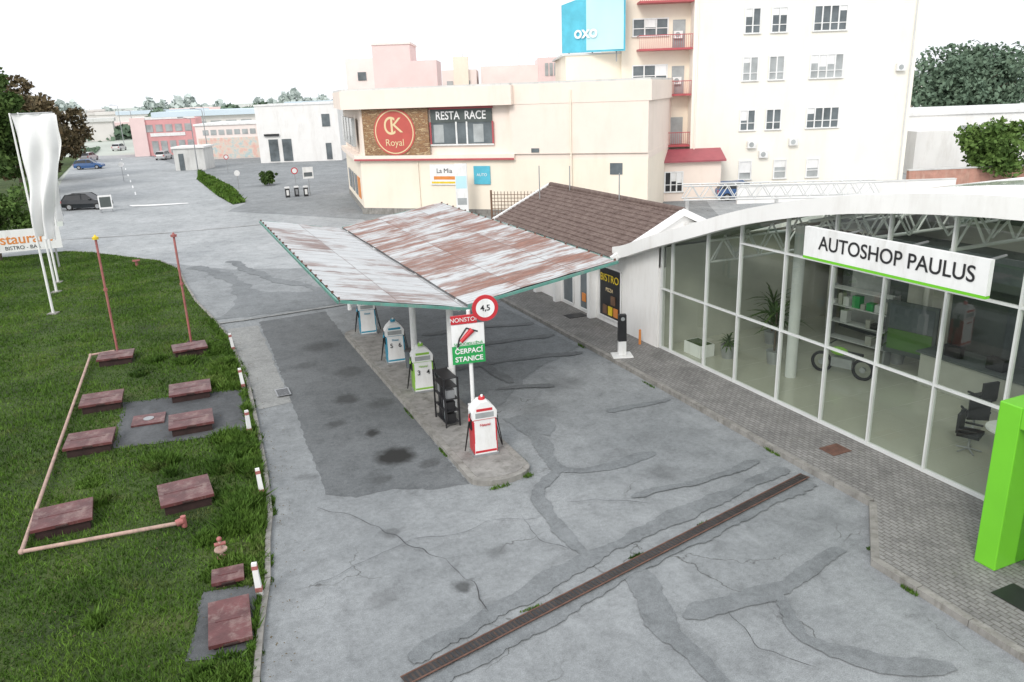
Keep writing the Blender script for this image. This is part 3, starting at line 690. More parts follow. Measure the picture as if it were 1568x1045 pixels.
for y in (5,9,13,17,21): g.box(22.0,22.2,y-.1,y+.1,.15,2.9,'inwall')
g.box(22.6,22.7,4,21,.15,2.85,'dkpanel')
for y,k in ((6,'glassl'),(9.5,'inwall'),(13,'glassd'),(16.5,'inwall'),(18.9,'glassl')): g.box(22.52,22.6,y,y+1.6,.3,2.4,k)
g.build(parent=sh)
g=MB('display_shelf')
for z in (.1,.7,1.3,1.9): g.box(-.22,.22,-1.2,1.2,z,z+.03,'frame')
rq=random.Random(2)
for z in (.14,.74,1.34):
    y=-1.1
    while y<1.0:
        w_=rq.uniform(.1,.3)
        if rq.random()<.7: g.box(-.18,.08,y,y+w_,z,z+rq.uniform(.12,.42),rq.choice(['dkpanel','black','steel','frame','inwall','greens','whitep']))
        y+=w_+rq.uniform(.02,.15)
for y in (-1.2,1.17): g.box(-.22,.22,y,y+.03,0,2.0,'steel')
g.build((21.4,18.9,.15),R(8))
g=MB('poster_stand'); g.box(-.04,.04,-.8,.8,.5,2.2,'dkpanel'); g.box(-.05,-.04,-.7,.7,.65,1.3,'cargrn'); g.box(-.05,-.04,-.7,.7,1.32,2.1,'glassd'); g.box(-.2,.2,-.7,-.64,0,.5,'steel'); g.box(-.2,.2,.64,.7,0,.5,'steel'); g.build((20.6,16.3,.15),R(12))
def chair(x,y,r):
    g=MB('office_chair'); g.cyl((0,0,.05),(0,0,.45),.03,.03,'steel'); 
    for a in range(5): g.cyl((0,0,.1),(.3*math.cos(a*1.257),.3*math.sin(a*1.257),.03),.02,.02,'steel',6)
    g.box(-.26,.26,-.25,.25,.43,.52,'black'); g.box(-.25,.25,.2,.28,.5,1.0,'black'); g.box(-.3,-.25,-.2,.2,.6,.65,'black'); g.box(.25,.3,-.2,.2,.6,.65,'black'); g.build((x,y,.15),r,bevel=.02)
for c in [(17.2,11.6,.4),(18.3,12.3,2.5),(16.9,10.2,-1),(18.7,10.9,1.6),(19.5,13,3),(16.6,9.1,1.2)]: chair(*c)
g=MB('round_table'); g.cyl((0,0,.7),(0,0,.74),.5,.5,'whitep',20); g.cyl((0,0,0),(0,0,.7),.04,.04,'steel'); g.cyl((0,0,0),(0,0,.03),.25,.25,'steel'); g.build((17.7,11.0,.15))
g=MB('reception_desk'); g.box(-.5,.5,-1.6,1.6,0,1.0,'inwall'); g.box(-.6,.6,-1.7,1.7,1.0,1.05,'dkpanel'); g.box(-.3,-.1,-.8,-.3,1.05,1.4,'black'); g.box(-.3,-.1,.5,1.0,1.05,1.4,'black'); g.build((20.5,13.8,.15),bevel=.01)
g=MB('planter_box'); g.box(-.3,.3,-.45,.45,0,.42,'whitep'); g.box(-.26,.26,-.4,.4,.42,.43,'soil'); g.build((16.1,20.9,.15),bevel=.01)
def plant(x,y,h,n=40,seed=1):
    rd=random.Random(seed); g=MB('potted_palm'); g.cyl((0,0,0),(0,0,.45),.2,.26,'steel',14); g.cyl((0,0,.4),(0,0,h*.6),.04,.03,'bark',8)
    for i in range(n):
        a=rd.uniform(0,6.28);el=rd.uniform(-.2,1.2);L=h*rd.uniform(.3,.48);z0=h*rd.uniform(.4,.62);pts=[]
        for t in (0,.35,.7,1): pts.append(Vector((math.cos(a)*math.cos(el)*L*t,math.sin(a)*math.cos(el)*L*t,z0+math.sin(el)*L*t-.35*L*t*t)))
        s_=Vector((-math.sin(a),math.cos(a),0))*.035; w=[.6,1,.8,.05]
        vs=[]
        for p,ww in zip(pts,w): vs+=[p-s_*ww,p+s_*ww]
        g.add(vs,[(0,1,3,2),(2,3,5,4),(4,5,7,6)],'leaf')
    g.build((x,y,.15))
plant(17.6,18.9,2.9,50,1); plant(19,20.6,2.6,50,2); plant(16.7,20.1,1.1,40,3); plant(21,17,2.2,40,4)
g=MB('motorcycle')
for x in (-.65,.65):
    for i in range(20):
        a=i*math.pi/10;b_=(i+1)*math.pi/10; g.cyl((x+.3*math.cos(a),0,.33+.3*math.sin(a)),(x+.3*math.cos(b_),0,.33+.3*math.sin(b_)),.05,.05,'rubber',6)
    g.cyl((x,-.05,.33),(x,.05,.33),.09,.09,'steel')
g.box(-.35,.3,-.14,.14,.3,.6,'steel'); g.sphere((.12,0,.78),.24,'limep',12,(1.2,.6,.6)); g.box(-.6,-.05,-.11,.11,.72,.8,'black'); g.cyl((.65,0,.33),(.4,0,1.0),.035,.035,'steel'); g.cyl((.38,-.33,1.02),(.38,.33,1.02),.02,.02,'black'); g.build((18.6,17.0,.15),R(110))
g=MB('showroom_name_sign'); g.box(-.12,.0,0,4.72,.06,.76,'whitep'); g.box(-.125,.0,0,4.72,0,.058,'green')
for y in (.6,2.4,4.2): g.cyl((0,y,.5),(1.2,y,.6),.03,.03,'steel')
o=g.build((14.1,9.55,4.92)); 
text('AUTOSHOP PAULUS',.46,(-.13,2.25,.42),R(-90),'black',o,bold=.003,sx=.95)
g=MB('green_entrance_portal'); g.box(0,1.3,-.42,0,0,3.3,'green'); g.box(0,1.3,-4.6,-.42,2.9,3.3,'green'); g.box(0,1.3,-5.0,-4.6,0,3.3,'green')
g.box(.55,.6,-4.6,-.42,.05,2.9,'glass'); g.box(.5,.66,-2.54,-2.46,0,2.9,'whitep')
o=g.build((13.15,8.42,.12),bevel=.02)

g=MB('lattice_girder'); L=8.2
for z in (4.25,4.85):
    for y in (0,.8): g.cyl((0,y,z),(L,y,z),.035,.035,'frame',6)
for i in range(11):
    x=i*L/11
    for y in (0,.8): g.cyl((x,y,4.25),(x+L/22,y,4.85),.022,.022,'frame',6); g.cyl((x+L/22,y,4.85),(x+L/11,y,4.25),.022,.022,'frame',6)
    g.cyl((x,0,4.85),(x,.8,4.85),.02,.02,'frame',6)
for x in (.2,4,8.0): g.cyl((x,.4,0),(x,.4,4.25),.08,.08,'frame')
g.build((20.6,28.2,0),math.atan2(-2.9,5.1))

# ------------------------------------------------------------------ restaurant building
rest=empty('restaurant_building',(14.8,62.8,0),R(-42.4))
g=MB('walls')
foot=[(0,0),(22.7,0),(22.7,16),(-8.5,12.6)]
g.prism(foot,0,4.2,'cream'); 
g.prism([(-.35,-.25),(12.9,-.25),(12.9,.02),(22.72,.02),(22.72,16.1),(-9,12.7)],4.2,4.6,'peach'); 
g.prism([(.25,.1),(12.6,.1),(12.6,-.12),(22.7,-.12),(22.7,16),(-8.4,12.6)],4.6,8.1,'peach')
g.prism([(-.9,-.7),(12.95,-.7),(12.95,-.15),(22.9,-.15),(22.9,16.3),(-9.6,13)],8.1,9.45,'peach'); 
g.prism([(-.8,-.6),(12.8,-.6),(12.8,-.1),(22.8,-.1),(22.8,16.2),(-9.5,12.9)],9.45,9.6,'greyroof')
g.box(-.37,12.9,-.30,-.252,4.2,4.34,'redtrim'); g.box(-.2,12.7,-.02,-.002,0,.5,'kerb')
g.prism([(-.02,-.02),(-.06,.1),(-8.6,12.8),(-8.5,12.5)],.0,.5,'kerb')
g.cyl((17.2,-.2,0),(17.2,-.2,9.0),.06,.06,'cream',8); g.cyl((5.0,-.06,0),(5.0,-.06,4.1),.05,.05,'cream',8)
g.build(parent=rest)
g=MB('windows')
g.box(6.3,11.2,-.02,.08,5.4,7.95,'glassd')
for x in (6.25,8.35,9.2,11.25): g.box(x-.06,x+.06,-.08,-.02,5.35,7.0,'redtrim' if x in(6.25,11.25) else 'whitep')
g.box(6.2,11.3,-.085,-.02,5.28,5.38,'whitep'); g.box(6.3,11.2,-.07,-.022,6.95,7.9,'dkpanel'); g.box(6.2,11.3,-.10,-.02,7.92,8.06,'redtrim')
for x in (7.0,10.2): g.box(x-.5,x+.3,-.03,-.021,5.5,6.8,'glassl')
g.box(14.2,14.8,-.16,-.12,4.7,5.0,'glassd'); g.box(20.0,20.9,-.04,-.0,3.1,3.9,'glassd')
d=Vector((-8.5,12.6)).normalized()
T=Matrix.Rotation(math.atan2(-d.y,-d.x),4,'Z')
for a in (1.8,4.8,8.0,11): 
    T2=Matrix.Translation((d.x*(a+1),d.y*(a+1),0))@T
    g.box(-1,1,-.28,-.02,5.2,7.4,'glassl',T2); g.box(-1,1,-.06,-.01,1.0,2.7,'orange' if a<3 else 'glassd',T2)
g.build(parent=rest)
g=MB('wood_billboard'); g.box(.6,6.15,-.22,-.12,4.62,8.08,'board'); g.cyl((3.3,-.23,6.35),(3.3,-.26,6.35),1.75,1.75,'logored',48); g.cyl((3.3,-.262,6.35),(3.3,-.27,6.35),1.63,1.63,'tan',48); g.cyl((3.3,-.272,6.35),(3.3,-.28,6.35),1.54,1.54,'logored',48)
g.build(parent=rest)
text('K',1.6,(3.5,-.3,6.8),0,'tan',rest,sx=1.1); text('C',1.9,(2.95,-.29,6.75),0,'tan',rest,sx=.8)
text('Royal',.72,(3.3,-.3,5.55),0,'tan',rest)
text('RESTA  RACE',.84,(8.75,-.10,7.43),0,'whitep',rest,bold=.012,sx=.82)
g=MB('wall_signs'); g.box(6.0,8.4,-.12,-.03,2.35,3.9,'whitep'); g.box(6.3,8.1,-.125,-.12,2.75,3.0,'orange'); g.box(9.6,10.9,-.12,-.03,2.4,3.75,'bluesign'); g.box(6.1,8.3,-.124,-.12,2.45,2.6,'yellow')
g.build(parent=rest)
text('La Mia',.5,(7.2,-.13,3.4),0,'black',rest); text('AUTO',.3,(10.25,-.13,3.1),0,'whitep',rest)
g=MB('advertising_totem'); g.box(-.45,.45,-.08,.08,.2,4.1,'whitep'); g.box(-.4,.4,-.085,-.08,2.3,3.2,'palecyan'); g.box(-.35,.35,-.085,-.08,1.1,1.6,'glassl'); g.box(-.5,.5,-.3,.3,0,.2,'kerb'); g.build((20.4,55.2,0),R(-30))
g=MB('trellis_fence')
for i in range(24): g.box(i*.25,i*.25+.04,0,.03,0,2.1,'wood')
for z in np.arange(.1,2.1,.25): g.box(0,5.8,-.03,0,z,z+.04,'wood')
g.box(-.04,.08,-.05,.07,0,2.2,'wood'); g.box(5.75,5.87,-.05,.07,0,2.2,'wood')
g.build((22.0,53.5,0),R(-38))

# ------------------------------------------------------------------ office block
def cf(x,y):
    c,s=math.cos(R(23.5)),math.sin(R(23.5)); return (c*x+s*y,-s*x+c*y,0)
off=empty('office_block',cf(0,66),R(-23.5))
g=MB('walls')
g.box(15.2,33,0,15,0,21,'ivory'); g.box(9.7,15.2,1.3,15,0,21,'cream'); g.box(5.2,9.7,1.6,15,0,11.6,'cream'); g.box(15.3,33.1,-.06,-.0,0,.9,'greyroof')
g.box(4.9,9.7,1.5,15.1,11.6,11.75,'greyroof')
g.cyl((15.5,-.1,0),(15.5,-.1,21),.06,.06,'ivory',8); g.cyl((32.6,-.1,0),(32.6,-.1,21),.06,.06,'greyroof',8)
g.build(parent=off)
g=MB('windows')
def ow(x0,x1,z0,z1,n,y=0,k='glassl'):
    g.box(x0,x1,y-.03,y-.005,z0,z1,k)
    for i in range(n+1):
        x=x0+(x1-x0)*i/n; g.box(x-.05,x+.05,y-.09,y-.03,z0,z1,'whitep')
    g.box(x0-.05,x1+.05,y-.092,y-.03,z1,z1+.09,'whitep'); g.box(x0-.1,x1+.1,y-.14,y-.03,z0-.1,z0,'whitep'); g.box(x0+.05,x1-.05,y-.088,y-.03,z0+.5,z0+.56,'whitep')
    for i in range(n):
        if random.random()<.45:
            xa=x0+(x1-x0)*i/n+.06; xb=x0+(x1-x0)*(i+1)/n-.06; g.box(xa,xb,y-.034,y-.031,z1-random.uniform(.3,.9),z1,'whitep')
for z0,z1 in ((12.75,14.5),(9.2,10.9),(5.35,6.85),(16.4,18.0)):
    k='glassd' if z0<6 or z0>12 else 'glassl'
    ow(19.2,20.4,z0,z1,2,0,k); ow(21.3,22.5,z0,z1,2,0,k); ow(24.6,27.2,z0,z1,4,0,k)
for x in (19.3,22.2,24.9,): ow(x,x+1.0,1.4,2.8,1,0)
for z0,z1 in ((12.9,14.1),(9.3,10.6),(5.4,6.6)): ow(10.6,13.4,z0,z1,3,1.3,'glassd')
g.build(parent=off)
g=MB('balconies')
for z in (15.3,11.8,8.3,4.3):
    g.box(10.9,15.15,-.05,1.29,z-.1,z+.05,'redtrim')
    for x in np.arange(10.95,15.15,.16): g.box(x-.012,x+.012,-.03,-.01,z+.05,z+1.0,'redtrim')
    g.box(10.9,15.15,-.05,.0,z+1.0,z+1.06,'redtrim'); g.box(10.92,10.96,-.02,1.29,z+1.0,z+1.05,'redtrim')
    g.box(13.8,14.8,1.24,1.29,z+.06,z+2.2,'glassl')
g.build(parent=off)
g=MB('air_conditioners')
for x,z in ((14.2,9.1),(14.2,12.6),(20.2,3.9),(23.6,4.0),(31.8,9.5),(21.2,3.1)): 
    y=-.35 if x>15.3 else 1.0
    g.box(x-.35,x+.35,y,y+.3,z,z+.55,'whitep'); g.cyl((x-.05,y-.01,z+.27),(x-.05,y,z+.27),.2,.2,'glassl',16)
g.build(parent=off)
g=MB('porch'); g.box(11.6,17.4,-1.6,-.02,0,3.1,'peach')
g.hexa([(11.3,-2.0,3.1),(17.7,-2.0,3.1),(17.7,-.0,3.9),(11.3,-.0,3.9),(11.3,-2.0,3.22),(17.7,-2.0,3.22),(17.7,-.0,4.02),(11.3,-.0,4.02)],'redroof')
g.build(parent=off)
g=MB('porch_window'); ow(11.9,14.3,.8,2.3,5,-1.6,'black'); g.build(parent=off)
bb=empty('rooftop_billboard',cf(0,66),R(-23.5))
g=MB('panel')
def quadp(y,k,m=0):
    a=[(5.0+m,2.6+y,11.85+m),(9.75-m,-.4+y,11.75+m),(9.75-m,-.4+y,16.8-m),(5.0+m,2.6+y,15.5-m)]
    g.hexa(a+[(x,yy+.1,z) for x,yy,z in a],k)
quadp(0,'bluesign'); quadp(.15,'black'); quadp(-.02,'palecyan',.14)
for x,y in ((5.6,2.6),(7.4,1.4),(9.2,.3)): g.cyl((x,y+.4,11.6),(x,y+1.9,14),.05,.05,'steel'); g.cyl((x,y+.35,11.0),(x,y+.35,14),.05,.05,'steel')
g.build(parent=bb)
text('oxo',1.3,(6.8,1.28,13.3),R(-32.3),'whitep',bb,bold=.03)

def bbox(name,org,rz,parts,wins=()):
    g=MB(name)
    for p in parts: g.box(*p)
    for (x0,x1,z0,z1,n,k) in wins:
        w=(x1-x0)/n
        for i in range(n): g.box(x0+i*w+w*.15,x0+(i+1)*w-w*.15,-.08,-.01,z0,z1,k)
    return g.build(org,rz)
a=R(-23.5)
bbox('pink_tower_building',cf(0,84),a,[(-13,-9.2,0,6,0,13.9,'pinkw'),(-13.1,-9.1,-.1,6.1,13.9,14.1,'pinkl'),(-15.8,-13,0,6,0,12.7,'pinkl'),(-9.2,-6.6,0,6,0,12.3,'pinkw')],[(-14.8,-13.6,10.6,11.4,1,'glassd')])
bbox('pale_office_building',cf(0,96),a,[(-7,-3,0,9,0,11.6,'pinkl'),(-2.5,4.2,1,9,0,11.9,'pinkl'),(4.2,7.4,0,9,0,12.6,'pinkw'),(-5.6,-3.9,-.5,1,0,13.0,'cream')],[(4.9,7,10.6,12,4,'glassl'),(-6.6,-3.6,9.6,10.4,3,'glassl')])
g=MB('rooftop_aerials')
for x,h in ((-5,1.2),(-4.6,1.5),(1.0,1.0),(2.0,1.2),(3.1,.8),(5.5,1.0)): g.cyl((x,2,11.5),(x,2,12.2+h),.04,.03,'greyroof',6)
g.build(cf(0,96),a)
bbox('white_industrial_building',(14.6,126.2,0),R(-22),[(0,12.2,0,12,0,8.2,'white'),(-.1,12.3,-.1,12.1,8.2,8.45,'whitep'),(1.0,3.2,-.3,0,3.9,4.2,'black')],[(1.2,5.2,.2,3.4,2,'glassd'),(9.5,11.2,5,6.8,1,'glassd'),(9.8,11,.2,2.6,1,'glassd')])
M['mural1']=m_leaf('mural_paint',(.30,.55,.62),(.70,.60,.52),(.75,.35,.30))
bbox('graffiti_wall_shed',(6.8,143,0),R(-22),[(0,11,0,14,0,5.4,'pinkl'),(-.2,11.2,-.2,14,5.4,5.7,'whitep'),(.3,10.6,-.04,0,.1,3.4,'mural1')],[(1,10,3.9,4.7,7,'glassl')])
bbox('red_building',(-3.0,163,0),R(-8),[(0,11,0,14,0,6.4,'redb'),(-.1,2.4,-.3,0,0,6.8,'pinkw'),(0,11,-.1,0,6.4,6.7,'whitep'),(3,9,-.1,-.02,3.4,4.0,'whitep')],[(.5,10.5,4.2,5.5,6,'glassl'),(2.8,10.5,.4,2.6,5,'glassl')])
bbox('blue_roof_warehouse',(2,215,0),R(-12),[(0,60,0,30,0,6.0,'haze2'),(-1,61,-1,31,6.0,7.2,'blueroof')],[(1,58,3.4,4.8,16,'glassl')])
bbox('small_kiosk',(2.5,122.3,0),R(-22),[(0,4.2,0,4,0,3.0,'greyroof'),(-.2,4.4,-.2,4.2,3.0,3.25,'white')],[(.5,1.5,0,2.3,1,'glassd')])
bbox('white_low_building',(60,62,0),R(-23.5),[(0,40,0,14,0,5.3,'white'),(-.1,40,-.2,14,5.3,5.6,'whitep'),(9,14,-4,0,0,4.0,'white')],[(1.5,8,2.6,4.2,4,'glassl'),(15,38,2.6,4.2,9,'glassl'),(2,4,.1,2.4,1,'glassd')])
g=MB('brick_wall'); g.box(0,26,0,.4,0,1.5,'brick'); g.box(-.05,26,-.05,.45,1.5,1.6,'greyroof'); g.build((57.5,47.5,0),R(-20))
bbox('red_roof_house',(95,95,0),R(-20),[(0,14,0,9,0,6,'peach'),(-.5,14.5,-.5,9.5,6,8.6,'brick',None,2.4)])
g=MB('yard_wall'); g.box(0,17,0,.3,0,1.3,'white'); g.box(0,17,-.04,.34,1.3,1.38,'greyroof'); g.build((41,49.2,0),R(-23.5))
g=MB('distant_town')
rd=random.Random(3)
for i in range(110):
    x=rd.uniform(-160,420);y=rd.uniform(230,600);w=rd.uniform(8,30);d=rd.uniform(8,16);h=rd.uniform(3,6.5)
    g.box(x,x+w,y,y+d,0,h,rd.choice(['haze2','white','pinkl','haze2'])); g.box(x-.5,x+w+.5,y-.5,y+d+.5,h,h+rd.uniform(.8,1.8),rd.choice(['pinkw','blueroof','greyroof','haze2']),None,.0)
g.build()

# ------------------------------------------------------------------ trees
def tree(name,x,y,h,r,base,k,n=5200,leaf=.22,seed=1,sq=.8,nclump=46):
    rr=np.random.default_rng(seed); rd=random.Random(seed)
    g=MB('trunk'); g.cyl((0,0,0),(.1,.05,h*.35),.03*h*.6,.02*h*.6,'bark',8); g.cyl((.1,.05,h*.35),(0,0,h*.75),.02*h*.6,.008*h,'bark',8)
    cz=(base+h)/2; rz=(h-base)/2
    for i in range(9):
        a=rd.uniform(0,6.28);z=rd.uniform(.25,.55)*h; g.cyl((.1,.05,z),(math.cos(a)*r*.75,math.sin(a)*r*.75,z+rd.uniform(.1,.3)*h),.012*h*.7,.004*h,'bark',6)
    e=empty(name,(x,y,0)); g.build(parent=e)
    d=rr.normal(size=(nclump,3)); d/=np.linalg.norm(d,axis=1)[:,None]; rad=rr.uniform(.35,.95,nclump)[:,None]
    C=d*rad*np.array([r,r,rz])+np.array([0,0,cz]); cr=rr.uniform(.16,.34,nclump)*r
    idx=rr.integers(0,nclump,n); q=rr.normal(size=(n,3)); q/=np.linalg.norm(q,axis=1)[:,None]
    P=C[idx]+q*(cr[idx]*rr.uniform(.5,1.1,n))[:,None]*np.array([1,1,sq])
    u=rr.normal(size=(n,3));u/=np.linalg.norm(u,axis=1)[:,None]; v=np.cross(u,rr.normal(size=(n,3)));v/=np.linalg.norm(v,axis=1)[:,None]
    s=leaf*rr.uniform(.5,1.3,n)[:,None]
    V=np.stack([P-u*s,P+v*s*.6,P+u*s,P-v*s*.6],1).reshape(-1,3)
    me=bpy.data.meshes.new('crown'); me.vertices.add(4*n); me.vertices.foreach_set('co',V.ravel()); me.loops.add(4*n); me.loops.foreach_set('vertex_index',np.arange(4*n,dtype=np.int32))
    me.polygons.add(n); me.polygons.foreach_set('loop_start',np.arange(0,4*n,4,dtype=np.int32)); me.polygons.foreach_set('loop_total',np.full(n,4,dtype=np.int32)); me.materials.append(M[k]); me.update()
    o=bpy.data.objects.new('crown',me); COL.objects.link(o); o.parent=e
tree('maple_tree',-13.2,118,12.0,5.6,1.0,'leafb',12000,.32,1)
tree('maple_tree',-14.0,84,14.0,4.8,1.5,'leaf',14000,.26,2)
tree('linden_tree',-13.8,102,12.6,5.0,1,'leafb',12000,.3,3)
tree('linden_tree',-17,150,9.5,4.5,1,'leafb',6000,.35,4)
tree('ash_tree',-9.7,57.0,5.2,2.7,1.3,'leafl',10000,.13,5)
tree('oak_tree',112,84,13.2,8.8,2.0,'leafp',16000,.38,6,nclump=80)
tree('walnut_tree',66.5,45,5.8,4.0,.5,'leafl',9000,.22,7)
tree('shrub',11.2,92,1.8,1.0,0,'leaf',1500,.15,8)
tree('shrub',28,104,3.0,1.6,0,'leaf',1500,.25,9)
def hedge(name,x0,x1,y,h,k,n,leaf,seed):
    rr=np.random.default_rng(seed); X=rr.uniform(x0,x1,n)
    top=h*(.55+.3*np.sin(X*.07)+.2*np.sin(X*.23+1)+.15*np.sin(X*.61)); Zz=np.abs(rr.random(n))*top; Y=y+rr.normal(0,6,n)
    P=np.stack([X,Y,Zz],1); u=rr.normal(size=(n,3));u/=np.linalg.norm(u,axis=1)[:,None]; v=np.cross(u,rr.normal(size=(n,3)));v/=np.linalg.norm(v,axis=1)[:,None]; s=leaf*rr.uniform(.5,1.3,n)[:,None]
    V=np.stack([P-u*s,P+v*s,P+u*s,P-v*s],1).reshape(-1,3)
    me=bpy.data.meshes.new(name); me.vertices.add(4*n); me.vertices.foreach_set('co',V.ravel()); me.loops.add(4*n); me.loops.foreach_set('vertex_index',np.arange(4*n,dtype=np.int32))
    me.polygons.add(n); me.polygons.foreach_set('loop_start',np.arange(0,4*n,4,dtype=np.int32)); me.polygons.foreach_set('loop_total',np.full(n,4,dtype=np.int32)); me.materials.append(M[k]); me.update()
    o=bpy.data.objects.new(name,me); COL.objects.link(o)
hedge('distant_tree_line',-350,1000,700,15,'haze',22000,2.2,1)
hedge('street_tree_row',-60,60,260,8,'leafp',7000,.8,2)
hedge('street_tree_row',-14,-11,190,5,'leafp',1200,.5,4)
ed2=[(5.3,119),(5.6,116),(7.4,92),(7.1,77.5),(5.9,76.5),(5.2,85),(4.4,105)]
sheet('grass_strip',ed2,.03,'soil')
blades('strip_grass',ed2,9000,4,8,76,119,.1,.3,.04,False)
sheet('grass_strip',[(-60,66.5),(-14,66.5),(-8.2,73),(-11.9,110),(-13,175),(-60,175)],.03,'soil')

# ------------------------------------------------------------------ cars
def car(x,y,rz,k,name='parked_car',L=4.1):
    g=MB(name); W=.85
    st=[(-L/2,.45,.78,.86),(-L/2+.06,.28,.92,.93),(-L/2+.7,.22,.95,1),(0,.2,.93,1),(L/2-1.15,.22,.92,1),(L/2-.4,.24,.78,.95),(L/2-.05,.3,.64,.85),(L/2,.4,.55,.78)]
    vs=[]
    for X,zb,zt,w in st: vs+=[(X,-W*w,zb),(X,-W*w*1.02,(zb+zt)/2),(X,-W*w*.93,zt),(X,W*w*.93,zt),(X,W*w*1.02,(zb+zt)/2),(X,W*w,zb)]
    fs=[]
    for i in range(len(st)-1):
        for q in range(6): fs.append((6*i+q,6*i+(q+1)%6,6*i+6+(q+1)%6,6*i+6+q))
    fs+=[tuple(range(6)),tuple(range(6*len(st)-1,6*len(st)-7,-1))]
    g.add(vs,fs,k,smooth=False)
    cb=[(-L/2+.10,.90,.77),(-L/2+.45,1.36,.64),(-.3,1.46,.63),(.25,1.42,.63),(L/2-1.1,.90,.77)]
    vs=[]
    for X,z,w in cb: vs+=[(X,-w,z),(X,w,z)]
    g.add(vs,[(0,1,3,2),(6,7,9,8)],'carglass'); g.add(vs,[(2,3,5,4),(4,5,7,6)],k)
    g.add(vs,[(0,2,4,6,8)],'carglass'); g.add(vs,[(1,9,7,5,3)],'carglass')
    for sy in (-1,1):
        for (p,q) in (((-L/2+.10,.78,.9),(-L/2+.45,.65,1.37)),((L/2-1.1,.78,.9),(.25,.64,1.43)),((-.15,.785,.9),(-.2,.64,1.45)),((-L/2+.45,.65,1.37),(.25,.64,1.43))):
            g.cyl((p[0],sy*p[1],p[2]),(q[0],sy*q[1],q[2]),.035,.035,k,6)
        for X in (-L/2+.75,L/2-.8): g.cyl((X,sy*.70,.31),(X,sy*.87,.31),.31,.31,'rubber',18); g.cyl((X,sy*.872,.31),(X,sy*.88,.31),.19,.19,'steel',12)
        g.box(L/2-.2,L/2-.06,sy*.62-.13,sy*.62+.13,.6,.68,'glassl'); g.box(-L/2-.0,-L/2+.08,sy*.66-.1,sy*.66+.1,.6,.85,'red'); g.box(.55,.75,sy*.86-.06,sy*.86+.06,.9,1.0,k)
    g.build((x,y,.01),rz)
car(-6.3,82.8,R(-22),'carblk'); car(-9.2,137.5,R(-14),'carblu'); car(43.0,51.2,R(-25),'carblu'); car(55.5,50.5,R(150),'carblk'); car(46,60,R(0),'carwht')
for (x,y) in ((-10.5,160),(-6.5,190),(1.5,150)): car(x,y,R(70),'carwht')

def sign(x,y,h,kind,name='road_sign',rz=0):
    g=MB(name); g.cyl((0,0,0),(0,0,h),.035,.035,'steel',8)
    if kind=='round': g.cyl((0,-.05,h-.3),(0,-.07,h-.3),.32,.32,'red',20); g.cyl((0,-.072,h-.3),(0,-.075,h-.3),.23,.23,'whitep',20)
    if kind=='board': g.box(-.5,.5,-.08,-.04,h-1.1,h,'whitep'); g.box(-.4,.4,-.085,-.08,h-.9,h-.5,'glassd')
    if kind=='white': g.cyl((0,-.05,h-.3),(0,-.07,h-.3),.3,.3,'whitep',20)
    g.build((x,y,0),rz)
sign(7.8,90.2,2.0,'white'); sign(12.2,79.6,2.7,'round'); sign(13.4,79.2,2.7,'board','notice_board')
sign(-3.9,110,2.4,'white'); sign(8.6,112,2.4,'round')
g=MB('notice_board'); g.box(-.55,.55,-.05,.05,.3,1.5,'whitep'); g.box(-.45,.45,-.055,-.05,.45,1.35,'dkpanel'); g.box(-.5,-.42,-.3,.3,0,.3,'steel'); g.box(.42,.5,-.3,.3,0,.3,'steel'); g.build((-4.6,79,0))
for i,(x,y) in enumerate([(11.2,78.8),(12.1,79.0),(12.9,78.5)]):
    g=MB('parking_bollard'); g.box(-.2,.2,-.15,.15,0,.85,'black'); g.box(-.21,.21,-.16,.16,.85,1.0,'whitep'); g.box(-.12,.12,-.165,-.15,.2,.7,'whitep' if i!=1 else 'steel'); g.build((x,y,0),bevel=.02)
def lamp(x,y,h):
    g=MB('street_lamp'); g.cyl((0,0,0),(0,0,h),.09,.05,'steel',10); g.cyl((0,0,h),(1.2,0,h+.25),.04,.035,'steel',8); g.box(1.0,1.7,-.12,.12,h+.18,h+.32,'steel'); g.build((x,y,0),R(200),bevel=.02)
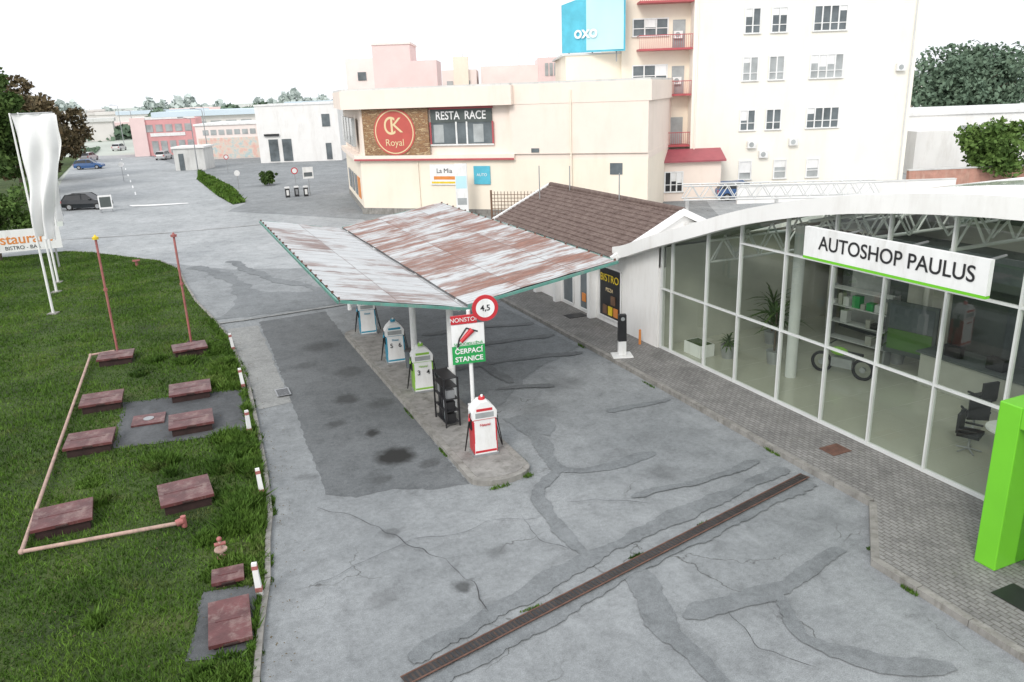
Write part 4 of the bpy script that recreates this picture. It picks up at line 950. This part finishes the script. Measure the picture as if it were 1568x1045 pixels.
lamp(7.4,128,8); lamp(5.2,118,7); lamp(-3,180,8); lamp(12,200,8); lamp(-6,210,9); lamp(61,56,8)

# ------------------------------------------------------------------ light, sky, camera
w=bpy.data.worlds.new('World'); bpy.context.scene.world=w; w.use_nodes=True; nt=w.node_tree
bg=nt.nodes['Background']; sk=N(nt,'ShaderNodeTexSky',sky_type='NISHITA'); sk.sun_disc=False
sd=Vector((-.62,-.58,.0)).normalized(); elev=R(38)
sk.sun_elevation=elev; sk.sun_rotation=math.atan2(sd.x,sd.y); sk.dust_density=5; sk.air_density=1.2
hs=N(nt,'ShaderNodeHueSaturation'); hs.inputs['Saturation'].default_value=.3; nt.links.new(sk.outputs[0],hs.inputs['Color'])
c=mix(nt,.8,hs.outputs[0],(9.15,9.4,9.8)); nt.links.new(c,bg.inputs[0]); bg.inputs[1].default_value=.148
sl=bpy.data.lights.new('sun','SUN'); sl.energy=1.45; sl.angle=R(18); sl.color=(1,.965,.91); so=bpy.data.objects.new('sun',sl); COL.objects.link(so)
to=Vector((sd.x*math.cos(elev),sd.y*math.cos(elev),math.sin(elev))); so.rotation_euler=(-to).to_track_quat('-Z','Y').to_euler()
cam=bpy.data.cameras.new('camera'); co=bpy.data.objects.new('camera',cam); COL.objects.link(co)
p=R(17.65);r=R(2.1);yw=R(23.5);cy,sy=math.cos(yw),math.sin(yw)
Xh=Vector((cy,-sy,0));F=Vector((sy*math.cos(p),cy*math.cos(p),-math.sin(p)));D=Vector((-sy*math.sin(p),-cy*math.sin(p),-math.cos(p)))
Rt=Xh*math.cos(r)+D*math.sin(r); Dn=-Xh*math.sin(r)+D*math.cos(r)
co.matrix_world=Matrix(((Rt.x,-Dn.x,-F.x,0),(Rt.y,-Dn.y,-F.y,0),(Rt.z,-Dn.z,-F.z,9.0),(0,0,0,1)))
cam.sensor_width=36; cam.lens=27.55; cam.clip_end=6000; cam.clip_start=.1
bpy.context.scene.camera=co
vs=bpy.context.scene.view_settings; vs.view_transform='Standard'; vs.look='None'; vs.exposure=0
